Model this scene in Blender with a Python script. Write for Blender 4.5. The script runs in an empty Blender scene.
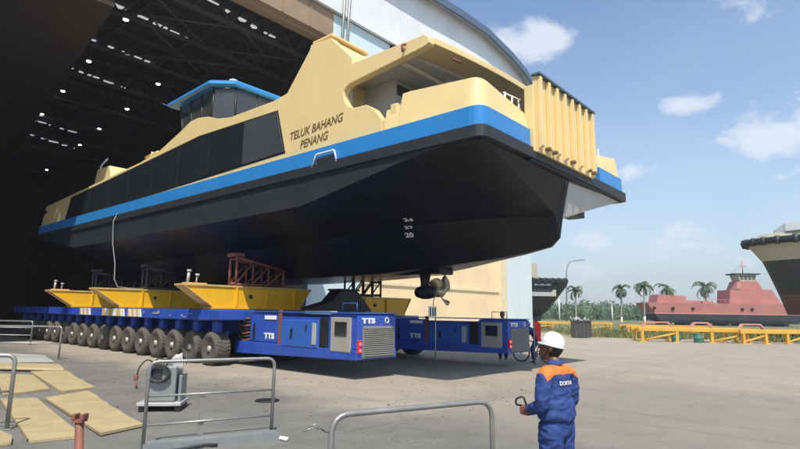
import bpy, bmesh, math, random
from mathutils import Vector, Matrix
from mathutils.bvhtree import BVHTree

scene = bpy.context.scene
COL = scene.collection
R = math.radians
PI = math.pi
random.seed(7)

# ------------------------------------------------------------------ camera
cam_data = bpy.data.cameras.new("camera")
cam = bpy.data.objects.new("camera", cam_data)
COL.objects.link(cam)
cam_data.sensor_width = 36.0
cam_data.lens = 36.0 * 540.0 / 800.0
cam_data.clip_start = 0.1
cam_data.clip_end = 4000
PITCH = math.atan(87.0 / 540.0)
ROLL = 0.014
cam.matrix_world = (Matrix.Translation((0, 0, 1.8)) @ Matrix.Rotation(PI / 2 + PITCH, 4, 'X')
                    @ Matrix.Rotation(ROLL, 4, 'Z'))
scene.camera = cam

# ------------------------------------------------------------------ light
YAW = R(49)                                   # the yard frame: x = across the berth, y = into the hall
AX = Vector((-math.sin(YAW), math.cos(YAW), 0))
BX = Vector((math.cos(YAW), math.sin(YAW), 0))
ORG = Vector((1.78, 11.42, 0))
SUN_EL = R(58)
hdir = (-AX * 0.74 - BX * 0.67).normalized()
sun_vec = hdir * math.cos(SUN_EL) + Vector((0, 0, math.sin(SUN_EL)))
sd = bpy.data.lights.new("sun", 'SUN')
sd.energy = 3.8
sd.angle = R(0.6)
sd.color = (1.0, 0.93, 0.81)
sun = bpy.data.objects.new("sun", sd)
COL.objects.link(sun)
sun.rotation_euler = sun_vec.to_track_quat('Z', 'Y').to_euler()
sun.location = sun_vec * 80

world = bpy.data.worlds.new("World")
scene.world = world
world.use_nodes = True
wn, wl = world.node_tree.nodes, world.node_tree.links
wn.clear()
w_out = wn.new('ShaderNodeOutputWorld')
w_bg = wn.new('ShaderNodeBackground')
w_bg.inputs['Strength'].default_value = 0.10
sky = wn.new('ShaderNodeTexSky')
sky.sky_type = 'NISHITA'
sky.sun_disc = False
sky.sun_elevation = SUN_EL
sky.sun_rotation = math.atan2(hdir.x, hdir.y)
sky.altitude = 0
sky.air_density = 1.25
sky.dust_density = 1.6
sky.ozone_density = 1.6
tc = wn.new('ShaderNodeTexCoord')


def wmath(op, a, b=None, clamp=False):
    n = wn.new('ShaderNodeMath')
    n.operation = op
    n.use_clamp = clamp
    for i, v in enumerate((a, b)):
        if v is None:
            continue
        if isinstance(v, (int, float)):
            n.inputs[i].default_value = v
        else:
            wl.new(v, n.inputs[i])
    return n.outputs[0]


# cumulus: a few cloud centres (directions) broken up by noise
CLOUDS = [((0.234, 0.857, 0.459), .075, .95), ((0.185, 0.87, 0.457), .07, .8), ((0.461, 0.82, 0.34), .055, .8),
          ((0.558, 0.784, 0.271), .085, 1.1), ((0.62, 0.74, 0.28), .10, 1.1), ((0.536, 0.817, 0.213), .05, .6),
          ((0.434, 0.893, 0.115), .10, .85), ((0.355, 0.927, 0.118), .08, .8), ((0.403, 0.884, 0.238), .05, .75),
          ((0.30, 0.95, 0.06), .12, .8), ((0.495, 0.743, 0.451), .06, .5), ((0.471, 0.854, 0.221), .05, .6),
          ((0.50, 0.85, 0.10), .10, .7), ((0.58, 0.80, 0.13), .09, .6), ((0.60, 0.78, 0.21), .06, .7),
          ((-0.2, 0.9, 0.35), .2, .7), ((0.9, 0.3, 0.3), .3, .8), ((-0.5, -0.7, 0.4), .35, .8), ((0.5, -0.8, 0.35), .3, .8)]
stretch = wn.new('ShaderNodeVectorMath')
stretch.operation = 'MULTIPLY'
stretch.inputs[1].default_value = (1, 1, 1.9)
wl.new(tc.outputs['Generated'], stretch.inputs[0])
acc = None
for (d, rad, amt) in CLOUDS:
    vd = wn.new('ShaderNodeVectorMath')
    vd.operation = 'DISTANCE'
    wl.new(stretch.outputs[0], vd.inputs[0])
    vd.inputs[1].default_value = (d[0], d[1], d[2] * 1.9)
    mr = wn.new('ShaderNodeMapRange')
    mr.interpolation_type = 'SMOOTHSTEP'
    mr.inputs['From Min'].default_value = rad * 1.55
    mr.inputs['From Max'].default_value = 0
    mr.inputs['To Max'].default_value = amt
    wl.new(vd.outputs['Value'], mr.inputs['Value'])
    acc = mr.outputs[0] if acc is None else wmath('MAXIMUM', acc, mr.outputs[0])
cn = wn.new('ShaderNodeTexNoise')
cn.inputs['Scale'].default_value = 9
cn.inputs['Detail'].default_value = 9
cn.inputs['Roughness'].default_value = 0.64
cn.inputs['Distortion'].default_value = 0.25
wl.new(stretch.outputs[0], cn.inputs['Vector'])
cn2 = wn.new('ShaderNodeTexNoise')
cn2.inputs['Scale'].default_value = 4
cn2.inputs['Detail'].default_value = 5
wl.new(stretch.outputs[0], cn2.inputs['Vector'])
s1 = wmath('ADD', wmath('MULTIPLY', acc, 0.50), wmath('MULTIPLY', wmath('SUBTRACT', cn.outputs['Fac'], 0.12), 1.32))
cm = wn.new('ShaderNodeMapRange')
cm.interpolation_type = 'SMOOTHSTEP'
cm.inputs['From Min'].default_value = 0.56
cm.inputs['From Max'].default_value = 1.02
cm.inputs['To Max'].default_value = 0.78
wl.new(s1, cm.inputs['Value'])
# thin overall veil, thicker towards the horizon as the sky's own humid air
sep = wn.new('ShaderNodeSeparateXYZ')
wl.new(tc.outputs['Generated'], sep.inputs[0])
veil = wn.new('ShaderNodeMapRange')
veil.inputs['From Min'].default_value = 0.55
veil.inputs['From Max'].default_value = 0.0
veil.inputs['To Min'].default_value = 0.05
veil.inputs['To Max'].default_value = 0.52
wl.new(sep.outputs['Z'], veil.inputs['Value'])
veil2 = wmath('MULTIPLY', veil.outputs[0], wmath('ADD', wmath('MULTIPLY', cn2.outputs['Fac'], 1.0), 0.5))
fac = wmath('MAXIMUM', cm.outputs[0], veil2, True)
mixc = wn.new('ShaderNodeMix')
mixc.data_type = 'RGBA'
mixc.inputs['B'].default_value = (6.0, 6.3, 6.8, 1)
wl.new(fac, mixc.inputs['Factor'])
tint = wn.new('ShaderNodeMix')
tint.data_type = 'RGBA'
tint.blend_type = 'MULTIPLY'
tint.inputs['Factor'].default_value = 1
tint.inputs['B'].default_value = (0.78, 0.98, 1.16, 1)
wl.new(sky.outputs[0], tint.inputs['A'])
wl.new(tint.outputs['Result'], mixc.inputs['A'])
wl.new(mixc.outputs['Result'], w_bg.inputs['Color'])
wl.new(w_bg.outputs[0], w_out.inputs[0])

scene.view_settings.view_transform = 'Standard'
scene.view_settings.look = 'None'
scene.view_settings.gamma = 1
scene.view_settings.exposure = 0.62
scene.view_settings.use_curve_mapping = False
scene.render.engine = 'CYCLES'
scene.cycles.max_bounces = 7
scene.cycles.use_denoising = True


# ------------------------------------------------------------------ materials
def rgb(r, g, b):
    f = lambda c: (c / 255 / 12.92) if c / 255 <= 0.04045 else ((c / 255 + 0.055) / 1.055) ** 2.4
    return (f(r), f(g), f(b))


def mat(name, col, rough=0.5, metal=0.0, var=0.12, scale=3.0, bump=0.0, bscale=40.0, dirt=0.0, dirtcol=(.18, .13, .08),
        emit=None, estr=0.0, coat=0.0, streak=False, spec=0.5):
    m = bpy.data.materials.new(name)
    m.use_nodes = True
    n, l = m.node_tree.nodes, m.node_tree.links
    b = n['Principled BSDF']
    t = n.new('ShaderNodeTexCoord')
    no = n.new('ShaderNodeTexNoise')
    no.inputs['Scale'].default_value = scale
    no.inputs['Detail'].default_value = 7
    no.inputs['Roughness'].default_value = 0.62
    l.new(t.outputs['Object'], no.inputs['Vector'])
    cr = n.new('ShaderNodeValToRGB')
    cr.color_ramp.elements[0].position = 0.3
    cr.color_ramp.elements[1].position = 0.72
    cr.color_ramp.elements[0].color = [c * (1 - var) for c in col] + [1]
    cr.color_ramp.elements[1].color = [min(1, c * (1 + var * .8)) for c in col] + [1]
    l.new(no.outputs['Fac'], cr.inputs['Fac'])
    out = cr.outputs['Color']
    if dirt > 0:
        n2 = n.new('ShaderNodeTexNoise')
        n2.inputs['Scale'].default_value = scale * 1.7
        n2.inputs['Detail'].default_value = 9
        n2.inputs['Roughness'].default_value = 0.7
        src = t.outputs['Object']
        if streak:
            mp = n.new('ShaderNodeMapping')
            mp.inputs['Scale'].default_value = (2.2, 2.2, 0.18)
            l.new(src, mp.inputs['Vector'])
            src = mp.outputs['Vector']
        l.new(src, n2.inputs['Vector'])
        r2 = n.new('ShaderNodeMapRange')
        r2.inputs['From Min'].default_value = 0.5
        r2.inputs['From Max'].default_value = 0.75
        r2.inputs['To Max'].default_value = dirt
        l.new(n2.outputs['Fac'], r2.inputs['Value'])
        mx = n.new('ShaderNodeMix')
        mx.data_type = 'RGBA'
        mx.inputs['B'].default_value = (*dirtcol, 1)
        l.new(r2.outputs[0], mx.inputs['Factor'])
        l.new(out, mx.inputs['A'])
        out = mx.outputs['Result']
    l.new(out, b.inputs['Base Color'])
    rr = n.new('ShaderNodeMapRange')
    rr.inputs['To Min'].default_value = max(0.02, rough - 0.1)
    rr.inputs['To Max'].default_value = min(1, rough + 0.12)
    l.new(no.outputs['Fac'], rr.inputs['Value'])
    l.new(rr.outputs[0], b.inputs['Roughness'])
    b.inputs['Metallic'].default_value = metal
    b.inputs['Specular IOR Level'].default_value = spec
    if coat:
        b.inputs['Coat Weight'].default_value = coat
        b.inputs['Coat Roughness'].default_value = 0.08
    if bump:
        n3 = n.new('ShaderNodeTexNoise')
        n3.inputs['Scale'].default_value = bscale
        n3.inputs['Detail'].default_value = 4
        l.new(t.outputs['Object'], n3.inputs['Vector'])
        bp = n.new('ShaderNodeBump')
        bp.inputs['Strength'].default_value = bump
        bp.inputs['Distance'].default_value = 0.02
        l.new(n3.outputs['Fac'], bp.inputs['Height'])
        l.new(bp.outputs[0], b.inputs['Normal'])
    if emit:
        b.inputs['Emission Color'].default_value = (*emit, 1)
        b.inputs['Emission Strength'].default_value = estr
    return m


def clad_mat(name, col, step=0.3, axis=0, rough=0.45, var=0.08, dirt=0.12):
    """ribbed sheet cladding: ribs along the wall, as bump, with faint weather streaks"""
    m = mat(name, col, rough, 0, var, 0.35, dirt=dirt, dirtcol=(.25, .22, .18), streak=True)
    n, l = m.node_tree.nodes, m.node_tree.links
    b = n['Principled BSDF']
    t = n.new('ShaderNodeTexCoord')
    wv = n.new('ShaderNodeTexWave')
    wv.wave_type = 'BANDS'
    wv.bands_direction = 'XYZ'[axis]
    wv.wave_profile = 'SAW'
    wv.inputs['Scale'].default_value = 0.314 / step
    l.new(t.outputs['Object'], wv.inputs['Vector'])
    bp = n.new('ShaderNodeBump')
    bp.inputs['Strength'].default_value = 0.35
    bp.inputs['Distance'].default_value = 0.03
    l.new(wv.outputs['Fac'], bp.inputs['Height'])
    l.new(bp.outputs[0], b.inputs['Normal'])
    return m


M = {}
M['cream'] = mat('cream_paint', (0.76, 0.58, 0.275), 0.38, 0, .05, .8, dirt=.05, streak=True)
M['cream_in'] = mat('pale_grey_paint', (0.50, 0.49, 0.46), 0.55, 0, .06, 1.2)
M['blue_band'] = mat('bright_blue_paint', (0.028, 0.215, 0.54), 0.32, 0, .06, .8, dirt=.06, streak=True)
M['hull'] = mat('black_hull_paint', (0.0075, 0.0095, 0.012), 0.33, 0, .2, .6, dirt=.05, dirtcol=(.03, .03, .03), spec=.30)
M['strake'] = mat('dark_grey_strake', (0.030, 0.034, 0.038), 0.36, 0, .12, .6, dirt=.08, dirtcol=(.06, .055, .05), streak=True)  # upright side plates, a paler grey than the hull below
M['rub'] = mat('dark_rubber_rail', (0.022, 0.024, 0.028), 0.55, 0, .15, 2)
M['glass'] = mat('tinted_glass', (0.020, 0.023, 0.026), 0.10, 0, .1, .5, spec=1.0)
M['glass'].node_tree.nodes['Principled BSDF'].inputs['IOR'].default_value = 1.9
M['glass_pale'] = mat('paler_glass', (0.060, 0.068, 0.072), 0.12, 0, .1, .5, spec=1.0)
M['glass_wh'] = mat('wheelhouse_glass', (0.26, 0.28, 0.29), 0.12, 0, .1, .8, spec=.6)
M['glass_wh'].node_tree.nodes['Principled BSDF'].inputs['Transmission Weight'].default_value = .85
M['black'] = mat('black_steel', (0.012, 0.012, 0.013), 0.5, 0, .2, 4)
M['white'] = mat('white_paint', (0.78, 0.78, 0.76), 0.45, 0, .06, 4)
M['letter'] = mat('brown_lettering', (0.17, 0.105, 0.045), 0.5, 0, .1, 4)
M['tblue'] = mat('transporter_blue', (0.026, 0.080, 0.40), 0.38, 0, .16, 2.2, dirt=.30, dirtcol=(.10, .09, .09))
M['tblue2'] = mat('cabinet_blue', (0.03, 0.11, 0.42), 0.36, 0, .12, 2.2, dirt=.22, dirtcol=(.10, .09, .09))
M['grille'] = mat('grey_louvre', (0.20, 0.20, 0.18), 0.5, .2, .1, 5)
M['doorgrey'] = mat('grey_door', (0.33, 0.30, 0.27), 0.5, 0, .1, 5)
M['tyre'] = mat('dusty_rubber', (0.088, 0.079, 0.067), 0.85, 0, .3, 6, bump=.5, bscale=30)
M['rim'] = mat('wheel_rim', (0.50, 0.48, 0.44), 0.5, .3, .2, 7, dirt=.4)
M['yellow'] = mat('yellow_beam_paint', (0.80, 0.43, 0.012), 0.42, 0, .1, 1.6, dirt=.14, dirtcol=(.22, .12, .03))
M['yellow_pale'] = mat('worn_yellow_paint', (0.62, 0.42, 0.16), 0.5, 0, .15, 2.2, dirt=.3, dirtcol=(.3, .2, .08))
M['rust'] = mat('red_oxide_steel', (0.21, 0.075, 0.05), 0.65, 0, .25, 5, dirt=.3, dirtcol=(.12, .05, .03))
M['bronze'] = mat('propeller_bronze', (0.42, 0.38, 0.26), 0.35, .6, .15, 5)
M['galv'] = mat('galvanised_tube', (0.30, 0.30, 0.285), 0.42, .55, .18, 6, dirt=.2, dirtcol=(.16, .13, .1))
M['board'] = mat('pale_yellow_board', (0.39, 0.305, 0.165), 0.6, 0, .14, 1.8, dirt=.45, dirtcol=(.20, .15, .09), bump=.1, bscale=18)
M['greyplate'] = mat('grey_sheet', (0.42, 0.42, 0.42), 0.5, .1, .12, 3, dirt=.2)
M['machine'] = mat('welder_grey', (0.22, 0.235, 0.235), 0.45, .1, .1, 4, dirt=.2)
M['cable'] = mat('black_cable', (0.03, 0.03, 0.032), 0.6, 0, .2, 9)
M['red'] = mat('red_cloth', (0.55, 0.025, 0.03), 0.6, 0, .12, 6)
M['lampred'] = mat('red_lamp', (0.6, 0.03, 0.05), 0.2, 0, .1, 6, emit=(1, .12, .16), estr=1.2)
M['skin'] = mat('skin', (0.16, 0.078, 0.05), 0.5, 0, .15, 12)
M['cover'] = mat('blue_coverall', (0.019, 0.048, 0.185), 0.8, 0, .18, 7, bump=.5, bscale=14)
M['orange'] = mat('orange_yoke', (0.72, 0.16, 0.025), 0.75, 0, .12, 9, bump=.3, bscale=20)
M['helmet'] = mat('white_helmet', (0.72, 0.73, 0.70), 0.3, 0, .04, 6)
M['hair'] = mat('dark_hair', (0.015, 0.011, 0.009), 0.6, 0, .2, 20)
M['boot'] = mat('black_boot', (0.02, 0.018, 0.016), 0.5, 0, .2, 12)
M['gable'] = clad_mat('white_gable_cladding', (0.74, 0.76, 0.77), .35, 0)
M['door'] = clad_mat('pale_blue_cladding', (0.60, 0.735, 0.78), .8, 0, var=.05)
M['beige'] = clad_mat('beige_cladding', (0.80, 0.62, 0.38), 1.5, 2, var=.10, dirt=.1)
M['column'] = clad_mat('pale_column_cladding', (0.62, 0.70, 0.72), .6, 0, var=.05)
M['colcream'] = mat('cream_corner', (0.72, 0.62, 0.42), .5)
M['trim'] = mat('slate_blue_trim', (0.09, 0.13, 0.19), 0.45, 0, .08, 1)
M['roof'] = clad_mat('grey_roof_sheet', (0.36, 0.38, 0.40), .5, 1)
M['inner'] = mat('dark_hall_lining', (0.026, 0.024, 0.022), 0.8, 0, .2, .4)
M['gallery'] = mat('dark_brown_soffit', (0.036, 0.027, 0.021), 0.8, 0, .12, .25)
M['header'] = mat('tan_steel_header', (0.30, 0.21, 0.13), 0.6, 0, .15, .6)
M['steel'] = mat('dark_roof_steel', (0.055, 0.053, 0.05), 0.6, 0, .2, 1)
M['skylight'] = mat('roof_light_sheet', (0.7, 0.72, 0.72), 0.4, emit=(.9, .94, 1.0), estr=0.32)
M['lamp'] = mat('lamp_glass', (0.9, 0.9, 0.88), 0.3, emit=(1, .97, .9), estr=7)
M['lampbody'] = mat('lamp_housing', (0.1, 0.1, 0.1), .5)
M['trunk'] = mat('palm_trunk', (0.30, 0.27, 0.22), 0.85, 0, .2, 5)
M['trunk_white'] = mat('whitewashed_trunk', (0.62, 0.60, 0.55), 0.8, 0, .15, 4)
M['frond'] = mat('palm_frond', (0.055, 0.095, 0.035), 0.55, 0, .3, 2)
M['frond2'] = mat('palm_frond_pale', (0.085, 0.12, 0.045), 0.55, 0, .3, 2)
M['leaf'] = mat('tree_leaf', (0.085, 0.135, 0.062), 0.7, 0, .35, .15)
M['oxide'] = mat('red_primer', (0.42, 0.165, 0.145), 0.7, 0, .12, .3, dirt=.12, dirtcol=(.30, .12, .09), streak=True)
M['oxide_pale'] = mat('pale_red_primer', (0.50, 0.24, 0.21), 0.7, 0, .1, .3)
M['ygantry'] = mat('ochre_steel', (0.60, 0.34, 0.05), 0.5, 0, .14, .8, dirt=.2, dirtcol=(.35, .2, .05))
M['under'] = mat('painted_ground_reflection', (0.46, 0.45, 0.43), .55, 0, .08, .8, dirt=.1)  # ground reflected in the dark far flare, put into the colour
M['ceilcream'] = mat('pale_cream_ceiling', (0.70, 0.62, 0.46), .55, 0, .06, 1)
M['tugtan'] = mat('khaki_primer', (0.42, 0.40, 0.31), 0.6, 0, .08, .3, dirt=.1, streak=True)
M['tugblack'] = mat('dull_black_paint', (0.030, 0.032, 0.038), 0.5, 0, .2, .5)
M['tugred'] = mat('antifouling_red', (0.14, 0.055, 0.052), 0.6, 0, .12, .5)
M['lamppost'] = mat('lamp_post_steel', (0.32, 0.33, 0.34), .5, .4)
M['binmat'] = mat('dark_grey_skip', (0.05, 0.052, 0.052), .6, 0, .25, 3, dirt=.4, dirtcol=(.12, .1, .08))
M['green'] = mat('green_drum', (0.05, 0.22, 0.17), .5)


def seams(m, bw, bh, axes, strength=.25):
    """welded plate seams: raised lines and slightly uneven plates, as bump"""
    n, l = m.node_tree.nodes, m.node_tree.links
    t = n.new('ShaderNodeTexCoord')
    sp = n.new('ShaderNodeSeparateXYZ')
    cb = n.new('ShaderNodeCombineXYZ')
    l.new(t.outputs['Object'], sp.inputs[0])
    l.new(sp.outputs[axes[0]], cb.inputs['X'])
    l.new(sp.outputs[axes[1]], cb.inputs['Y'])
    br = n.new('ShaderNodeTexBrick')
    br.inputs['Scale'].default_value = 1
    br.inputs['Brick Width'].default_value = bw
    br.inputs['Row Height'].default_value = bh
    br.inputs['Mortar Size'].default_value = .010
    br.inputs['Mortar Smooth'].default_value = .6
    l.new(cb.outputs[0], br.inputs['Vector'])
    no = n.new('ShaderNodeTexNoise')
    no.inputs['Scale'].default_value = 1.6
    no.inputs['Detail'].default_value = 2
    l.new(t.outputs['Object'], no.inputs['Vector'])
    ad = n.new('ShaderNodeMath')
    ad.operation = 'MULTIPLY_ADD'
    ad.inputs[1].default_value = .9
    l.new(no.outputs['Fac'], ad.inputs[0])
    l.new(br.outputs['Fac'], ad.inputs[2])
    bp = n.new('ShaderNodeBump')
    bp.inputs['Strength'].default_value = strength
    bp.inputs['Distance'].default_value = .03
    l.new(ad.outputs[0], bp.inputs['Height'])
    l.new(bp.outputs[0], n['Principled BSDF'].inputs['Normal'])


seams(M['cream'], 2.6, 1.25, 'YZ', .14)
seams(M['hull'], 3.2, .62, 'YZ', .30)
seams(M['strake'], 3.2, 1.1, 'YZ', .25)
seams(M['blue_band'], 3.2, 1.1, 'YZ', .12)
seams(M['oxide'], 3.0, 1.0, 'XZ', .3)
seams(M['tugblack'], 2.4, 1.1, 'XZ', .3)


# ------------------------------------------------------------------ mesh building helpers
class MB:
    def __init__(self):
        self.v, self.f, self.mi, self.sm = [], [], [], []

    def add(self, vs, fs, mi=0, smooth=False):
        k = len(self.v)
        self.v += [tuple(p) for p in vs]
        for f in fs:
            self.f.append([i + k for i in f])
            self.mi.append(mi)
            self.sm.append(smooth)
        return self

    def box(self, x0, x1, y0, y1, z0, z1, mi=0, bev=0.0):
        if bev > 0:
            b = min(bev, (x1 - x0) / 3, (y1 - y0) / 3, (z1 - z0) / 3)
            bm = bmesh.new()
            bmesh.ops.create_cube(bm, size=1)
            for v in bm.verts:
                v.co = Vector(((x0 + x1) / 2 + v.co.x * (x1 - x0), (y0 + y1) / 2 + v.co.y * (y1 - y0), (z0 + z1) / 2 + v.co.z * (z1 - z0)))
            bmesh.ops.bevel(bm, geom=bm.edges[:], offset=b, segments=2, affect='EDGES', profile=.5)
            bm.verts.ensure_lookup_table()
            bm.verts.index_update()
            self.add([v.co for v in bm.verts], [[v.index for v in f.verts] for f in bm.faces], mi)
            bm.free()
            return self
        vs = [(x0, y0, z0), (x1, y0, z0), (x1, y1, z0), (x0, y1, z0), (x0, y0, z1), (x1, y0, z1), (x1, y1, z1), (x0, y1, z1)]
        return self.add(vs, [(0, 3, 2, 1), (4, 5, 6, 7), (0, 1, 5, 4), (1, 2, 6, 5), (2, 3, 7, 6), (3, 0, 4, 7)], mi)

    def prism(self, poly, a0, a1, axis='x', mi=0, bev=0.0):
        """poly: 2D points; axis x -> (y,z), axis y -> (x,z), axis z -> (x,y)"""
        def P(p, a):
            return {'x': (a, p[0], p[1]), 'y': (p[0], a, p[1]), 'z': (p[0], p[1], a)}[axis]
        n = len(poly)
        bm = bmesh.new()
        A = [bm.verts.new(P(p, a0)) for p in poly]
        B = [bm.verts.new(P(p, a1)) for p in poly]
        bm.faces.new(A)
        bm.faces.new(B[::-1])
        for i in range(n):
            bm.faces.new((A[i], B[i], B[(i + 1) % n], A[(i + 1) % n]))
        bmesh.ops.recalc_face_normals(bm, faces=bm.faces[:])
        if bev > 0:
            bmesh.ops.bevel(bm, geom=bm.edges[:], offset=bev, segments=2, affect='EDGES', profile=.5, clamp_overlap=True)
        big = [f for f in bm.faces if len(f.verts) > 4]
        if big:
            bmesh.ops.triangulate(bm, faces=big)
        bm.verts.index_update()
        self.add([v.co for v in bm.verts], [[v.index for v in f.verts] for f in bm.faces], mi)
        bm.free()
        return self

    def tube(self, pts, r, n=8, mi=0, closed=False, caps=True):
        pts = [Vector(p) for p in pts]
        rs = r if isinstance(r, (list, tuple)) else [r] * len(pts)
        m = len(pts)
        rings = []
        prev = None
        for i, p in enumerate(pts):
            if closed:
                d = pts[(i + 1) % m] - pts[i - 1]
            else:
                d = pts[min(i + 1, m - 1)] - pts[max(i - 1, 0)]
            d = d.normalized() if d.length > 1e-9 else Vector((0, 0, 1))
            if prev is None:
                up = Vector((0, 0, 1)) if abs(d.z) < .9 else Vector((1, 0, 0))
                u = d.cross(up).normalized()
            else:
                u = (prev - d * prev.dot(d)).normalized()
            prev = u
            w = d.cross(u)
            rings.append([p + (u * math.cos(2 * PI * k / n) + w * math.sin(2 * PI * k / n)) * rs[i] for k in range(n)])
        vs = [q for rg in rings for q in rg]
        fs = []
        for i in range(m if closed else m - 1):
            j = (i + 1) % m
            for k in range(n):
                fs.append((i * n + k, i * n + (k + 1) % n, j * n + (k + 1) % n, j * n + k))
        if caps and not closed:
            fs.append(tuple(range(n))[::-1])
            fs.append(tuple((m - 1) * n + k for k in range(n)))
        return self.add(vs, fs, mi, True)

    def lathe(self, prof, n=24, axis='z', o=(0, 0, 0), mi=0, smooth=True):
        """prof: list of (radius, height)"""
        vs = []
        for (r, h) in prof:
            for k in range(n):
                a = 2 * PI * k / n
                c, s = r * math.cos(a), r * math.sin(a)
                p = {'z': (c, s, h), 'x': (h, c, s), 'y': (s, h, c)}[axis]
                vs.append((p[0] + o[0], p[1] + o[1], p[2] + o[2]))
        fs = []
        for i in range(len(prof) - 1):
            for k in range(n):
                fs.append((i * n + k, i * n + (k + 1) % n, (i + 1) * n + (k + 1) % n, (i + 1) * n + k))
        fs.append(tuple(range(n))[::-1])
        fs.append(tuple((len(prof) - 1) * n + k for k in range(n)))
        return self.add(vs, fs, mi, smooth)

    def loft(self, rings, mi=0, closed=True, cap=True, smooth=False):
        n = len(rings[0])
        vs = [p for rg in rings for p in rg]
        fs = []
        for i in range(len(rings) - 1):
            for k in range(n if closed else n - 1):
                fs.append((i * n + k, i * n + (k + 1) % n, (i + 1) * n + (k + 1) % n, (i + 1) * n + k))
        if cap and closed:
            fs.append(tuple(range(n))[::-1])
            fs.append(tuple((len(rings) - 1) * n + k for k in range(n)))
        return self.add(vs, fs, mi, smooth)

    def mesh(self, name, mats, fix=True):
        me = bpy.data.meshes.new(name)
        me.from_pydata(self.v, [], self.f)
        me.polygons.foreach_set('material_index', self.mi)
        me.polygons.foreach_set('use_smooth', self.sm)
        if fix:
            bm = bmesh.new()
            bm.from_mesh(me)
            bmesh.ops.recalc_face_normals(bm, faces=bm.faces[:])
            bm.to_mesh(me)
            bm.free()
        for m in (mats if isinstance(mats, (list, tuple)) else [mats]):
            me.materials.append(m)
        me.update()
        return me

    def obj(self, name, mats, parent=None, fix=True):
        return link(name, self.mesh(name, mats, fix), parent)


def link(name, me, parent=None):
    o = bpy.data.objects.new(name, me)
    COL.objects.link(o)
    if parent is not None:
        o.parent = parent
    return o


def tag(o, label, cat, group=None, kind=None):
    if label:
        o['label'] = label
    if cat:
        o['category'] = cat
    if group:
        o['group'] = group
    if kind:
        o['kind'] = kind
    return o


def thing(name, label, cat, loc=(0, 0, 0), rz=0.0, group=None):
    o = bpy.data.objects.new(name, None)
    COL.objects.link(o)
    o.empty_display_size = .3
    o.location = loc
    o.rotation_euler = (0, 0, rz)
    return tag(o, label, cat, group)


def yard(t, s, z=0.0):
    return ORG + BX * t + AX * s + Vector((0, 0, z))


def ything(name, label, cat, t, s, z=0.0, dyaw=0.0, group=None):
    return thing(name, label, cat, yard(t, s, z), YAW + R(dyaw), group)


def dup(root, loc, rz, label, group=None):
    c = root.copy()
    COL.objects.link(c)
    c.location = loc
    c.rotation_euler = (0, 0, rz)
    c['label'] = label
    if group:
        c['group'] = group
    for ch in list(root.children):
        d = ch.copy()
        COL.objects.link(d)
        d.parent = c
        for g in list(ch.children):
            e = g.copy()
            COL.objects.link(e)
            e.parent = d
    return c


def text_mb(body, size, thick, origin, ux, uz, align='LEFT', shear=0.0, width=None, mb=None, offset=0.0):
    """lettering as thin solid letters; ux = reading direction, uz = letter up"""
    cu = bpy.data.curves.new('lettering', 'FONT')
    cu.body = body
    cu.size = size
    cu.extrude = thick / 2
    cu.align_x = align
    cu.shear = shear
    cu.offset = offset
    cu.resolution_u = 3
    ob = bpy.data.objects.new('lettering', cu)
    COL.objects.link(ob)
    dg = bpy.context.evaluated_depsgraph_get()
    me = bpy.data.meshes.new_from_object(ob.evaluated_get(dg))
    bpy.data.objects.remove(ob)
    bpy.data.curves.remove(cu)
    ux, uz = Vector(ux).normalized(), Vector(uz).normalized()
    un = ux.cross(uz)
    o = Vector(origin)
    vs = [v.co.copy() for v in me.vertices]
    k = 1.0
    if width:
        w = max(v.x for v in vs) - min(v.x for v in vs)
        k = width / w
    mb = mb or MB()
    mb.add([o + ux * v.x * k + uz * v.y + un * v.z for v in vs], [list(p.vertices) for p in me.polygons])
    bpy.data.meshes.remove(me)
    return mb


def round_path(pts, rad, seg=5):
    """fillet the inner corners of a polyline"""
    pts = [Vector(p) for p in pts]
    out = [pts[0]]
    for i in range(1, len(pts) - 1):
        a, b, c = pts[i - 1], pts[i], pts[i + 1]
        d1, d2 = (a - b), (c - b)
        r = min(rad, d1.length * .45, d2.length * .45)
        p, q = b + d1.normalized() * r, b + d2.normalized() * r
        for k in range(seg + 1):
            u = k / seg
            out.append(p * (1 - u) ** 2 + b * 2 * u * (1 - u) + q * u ** 2)
    out.append(pts[-1])
    return out

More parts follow.
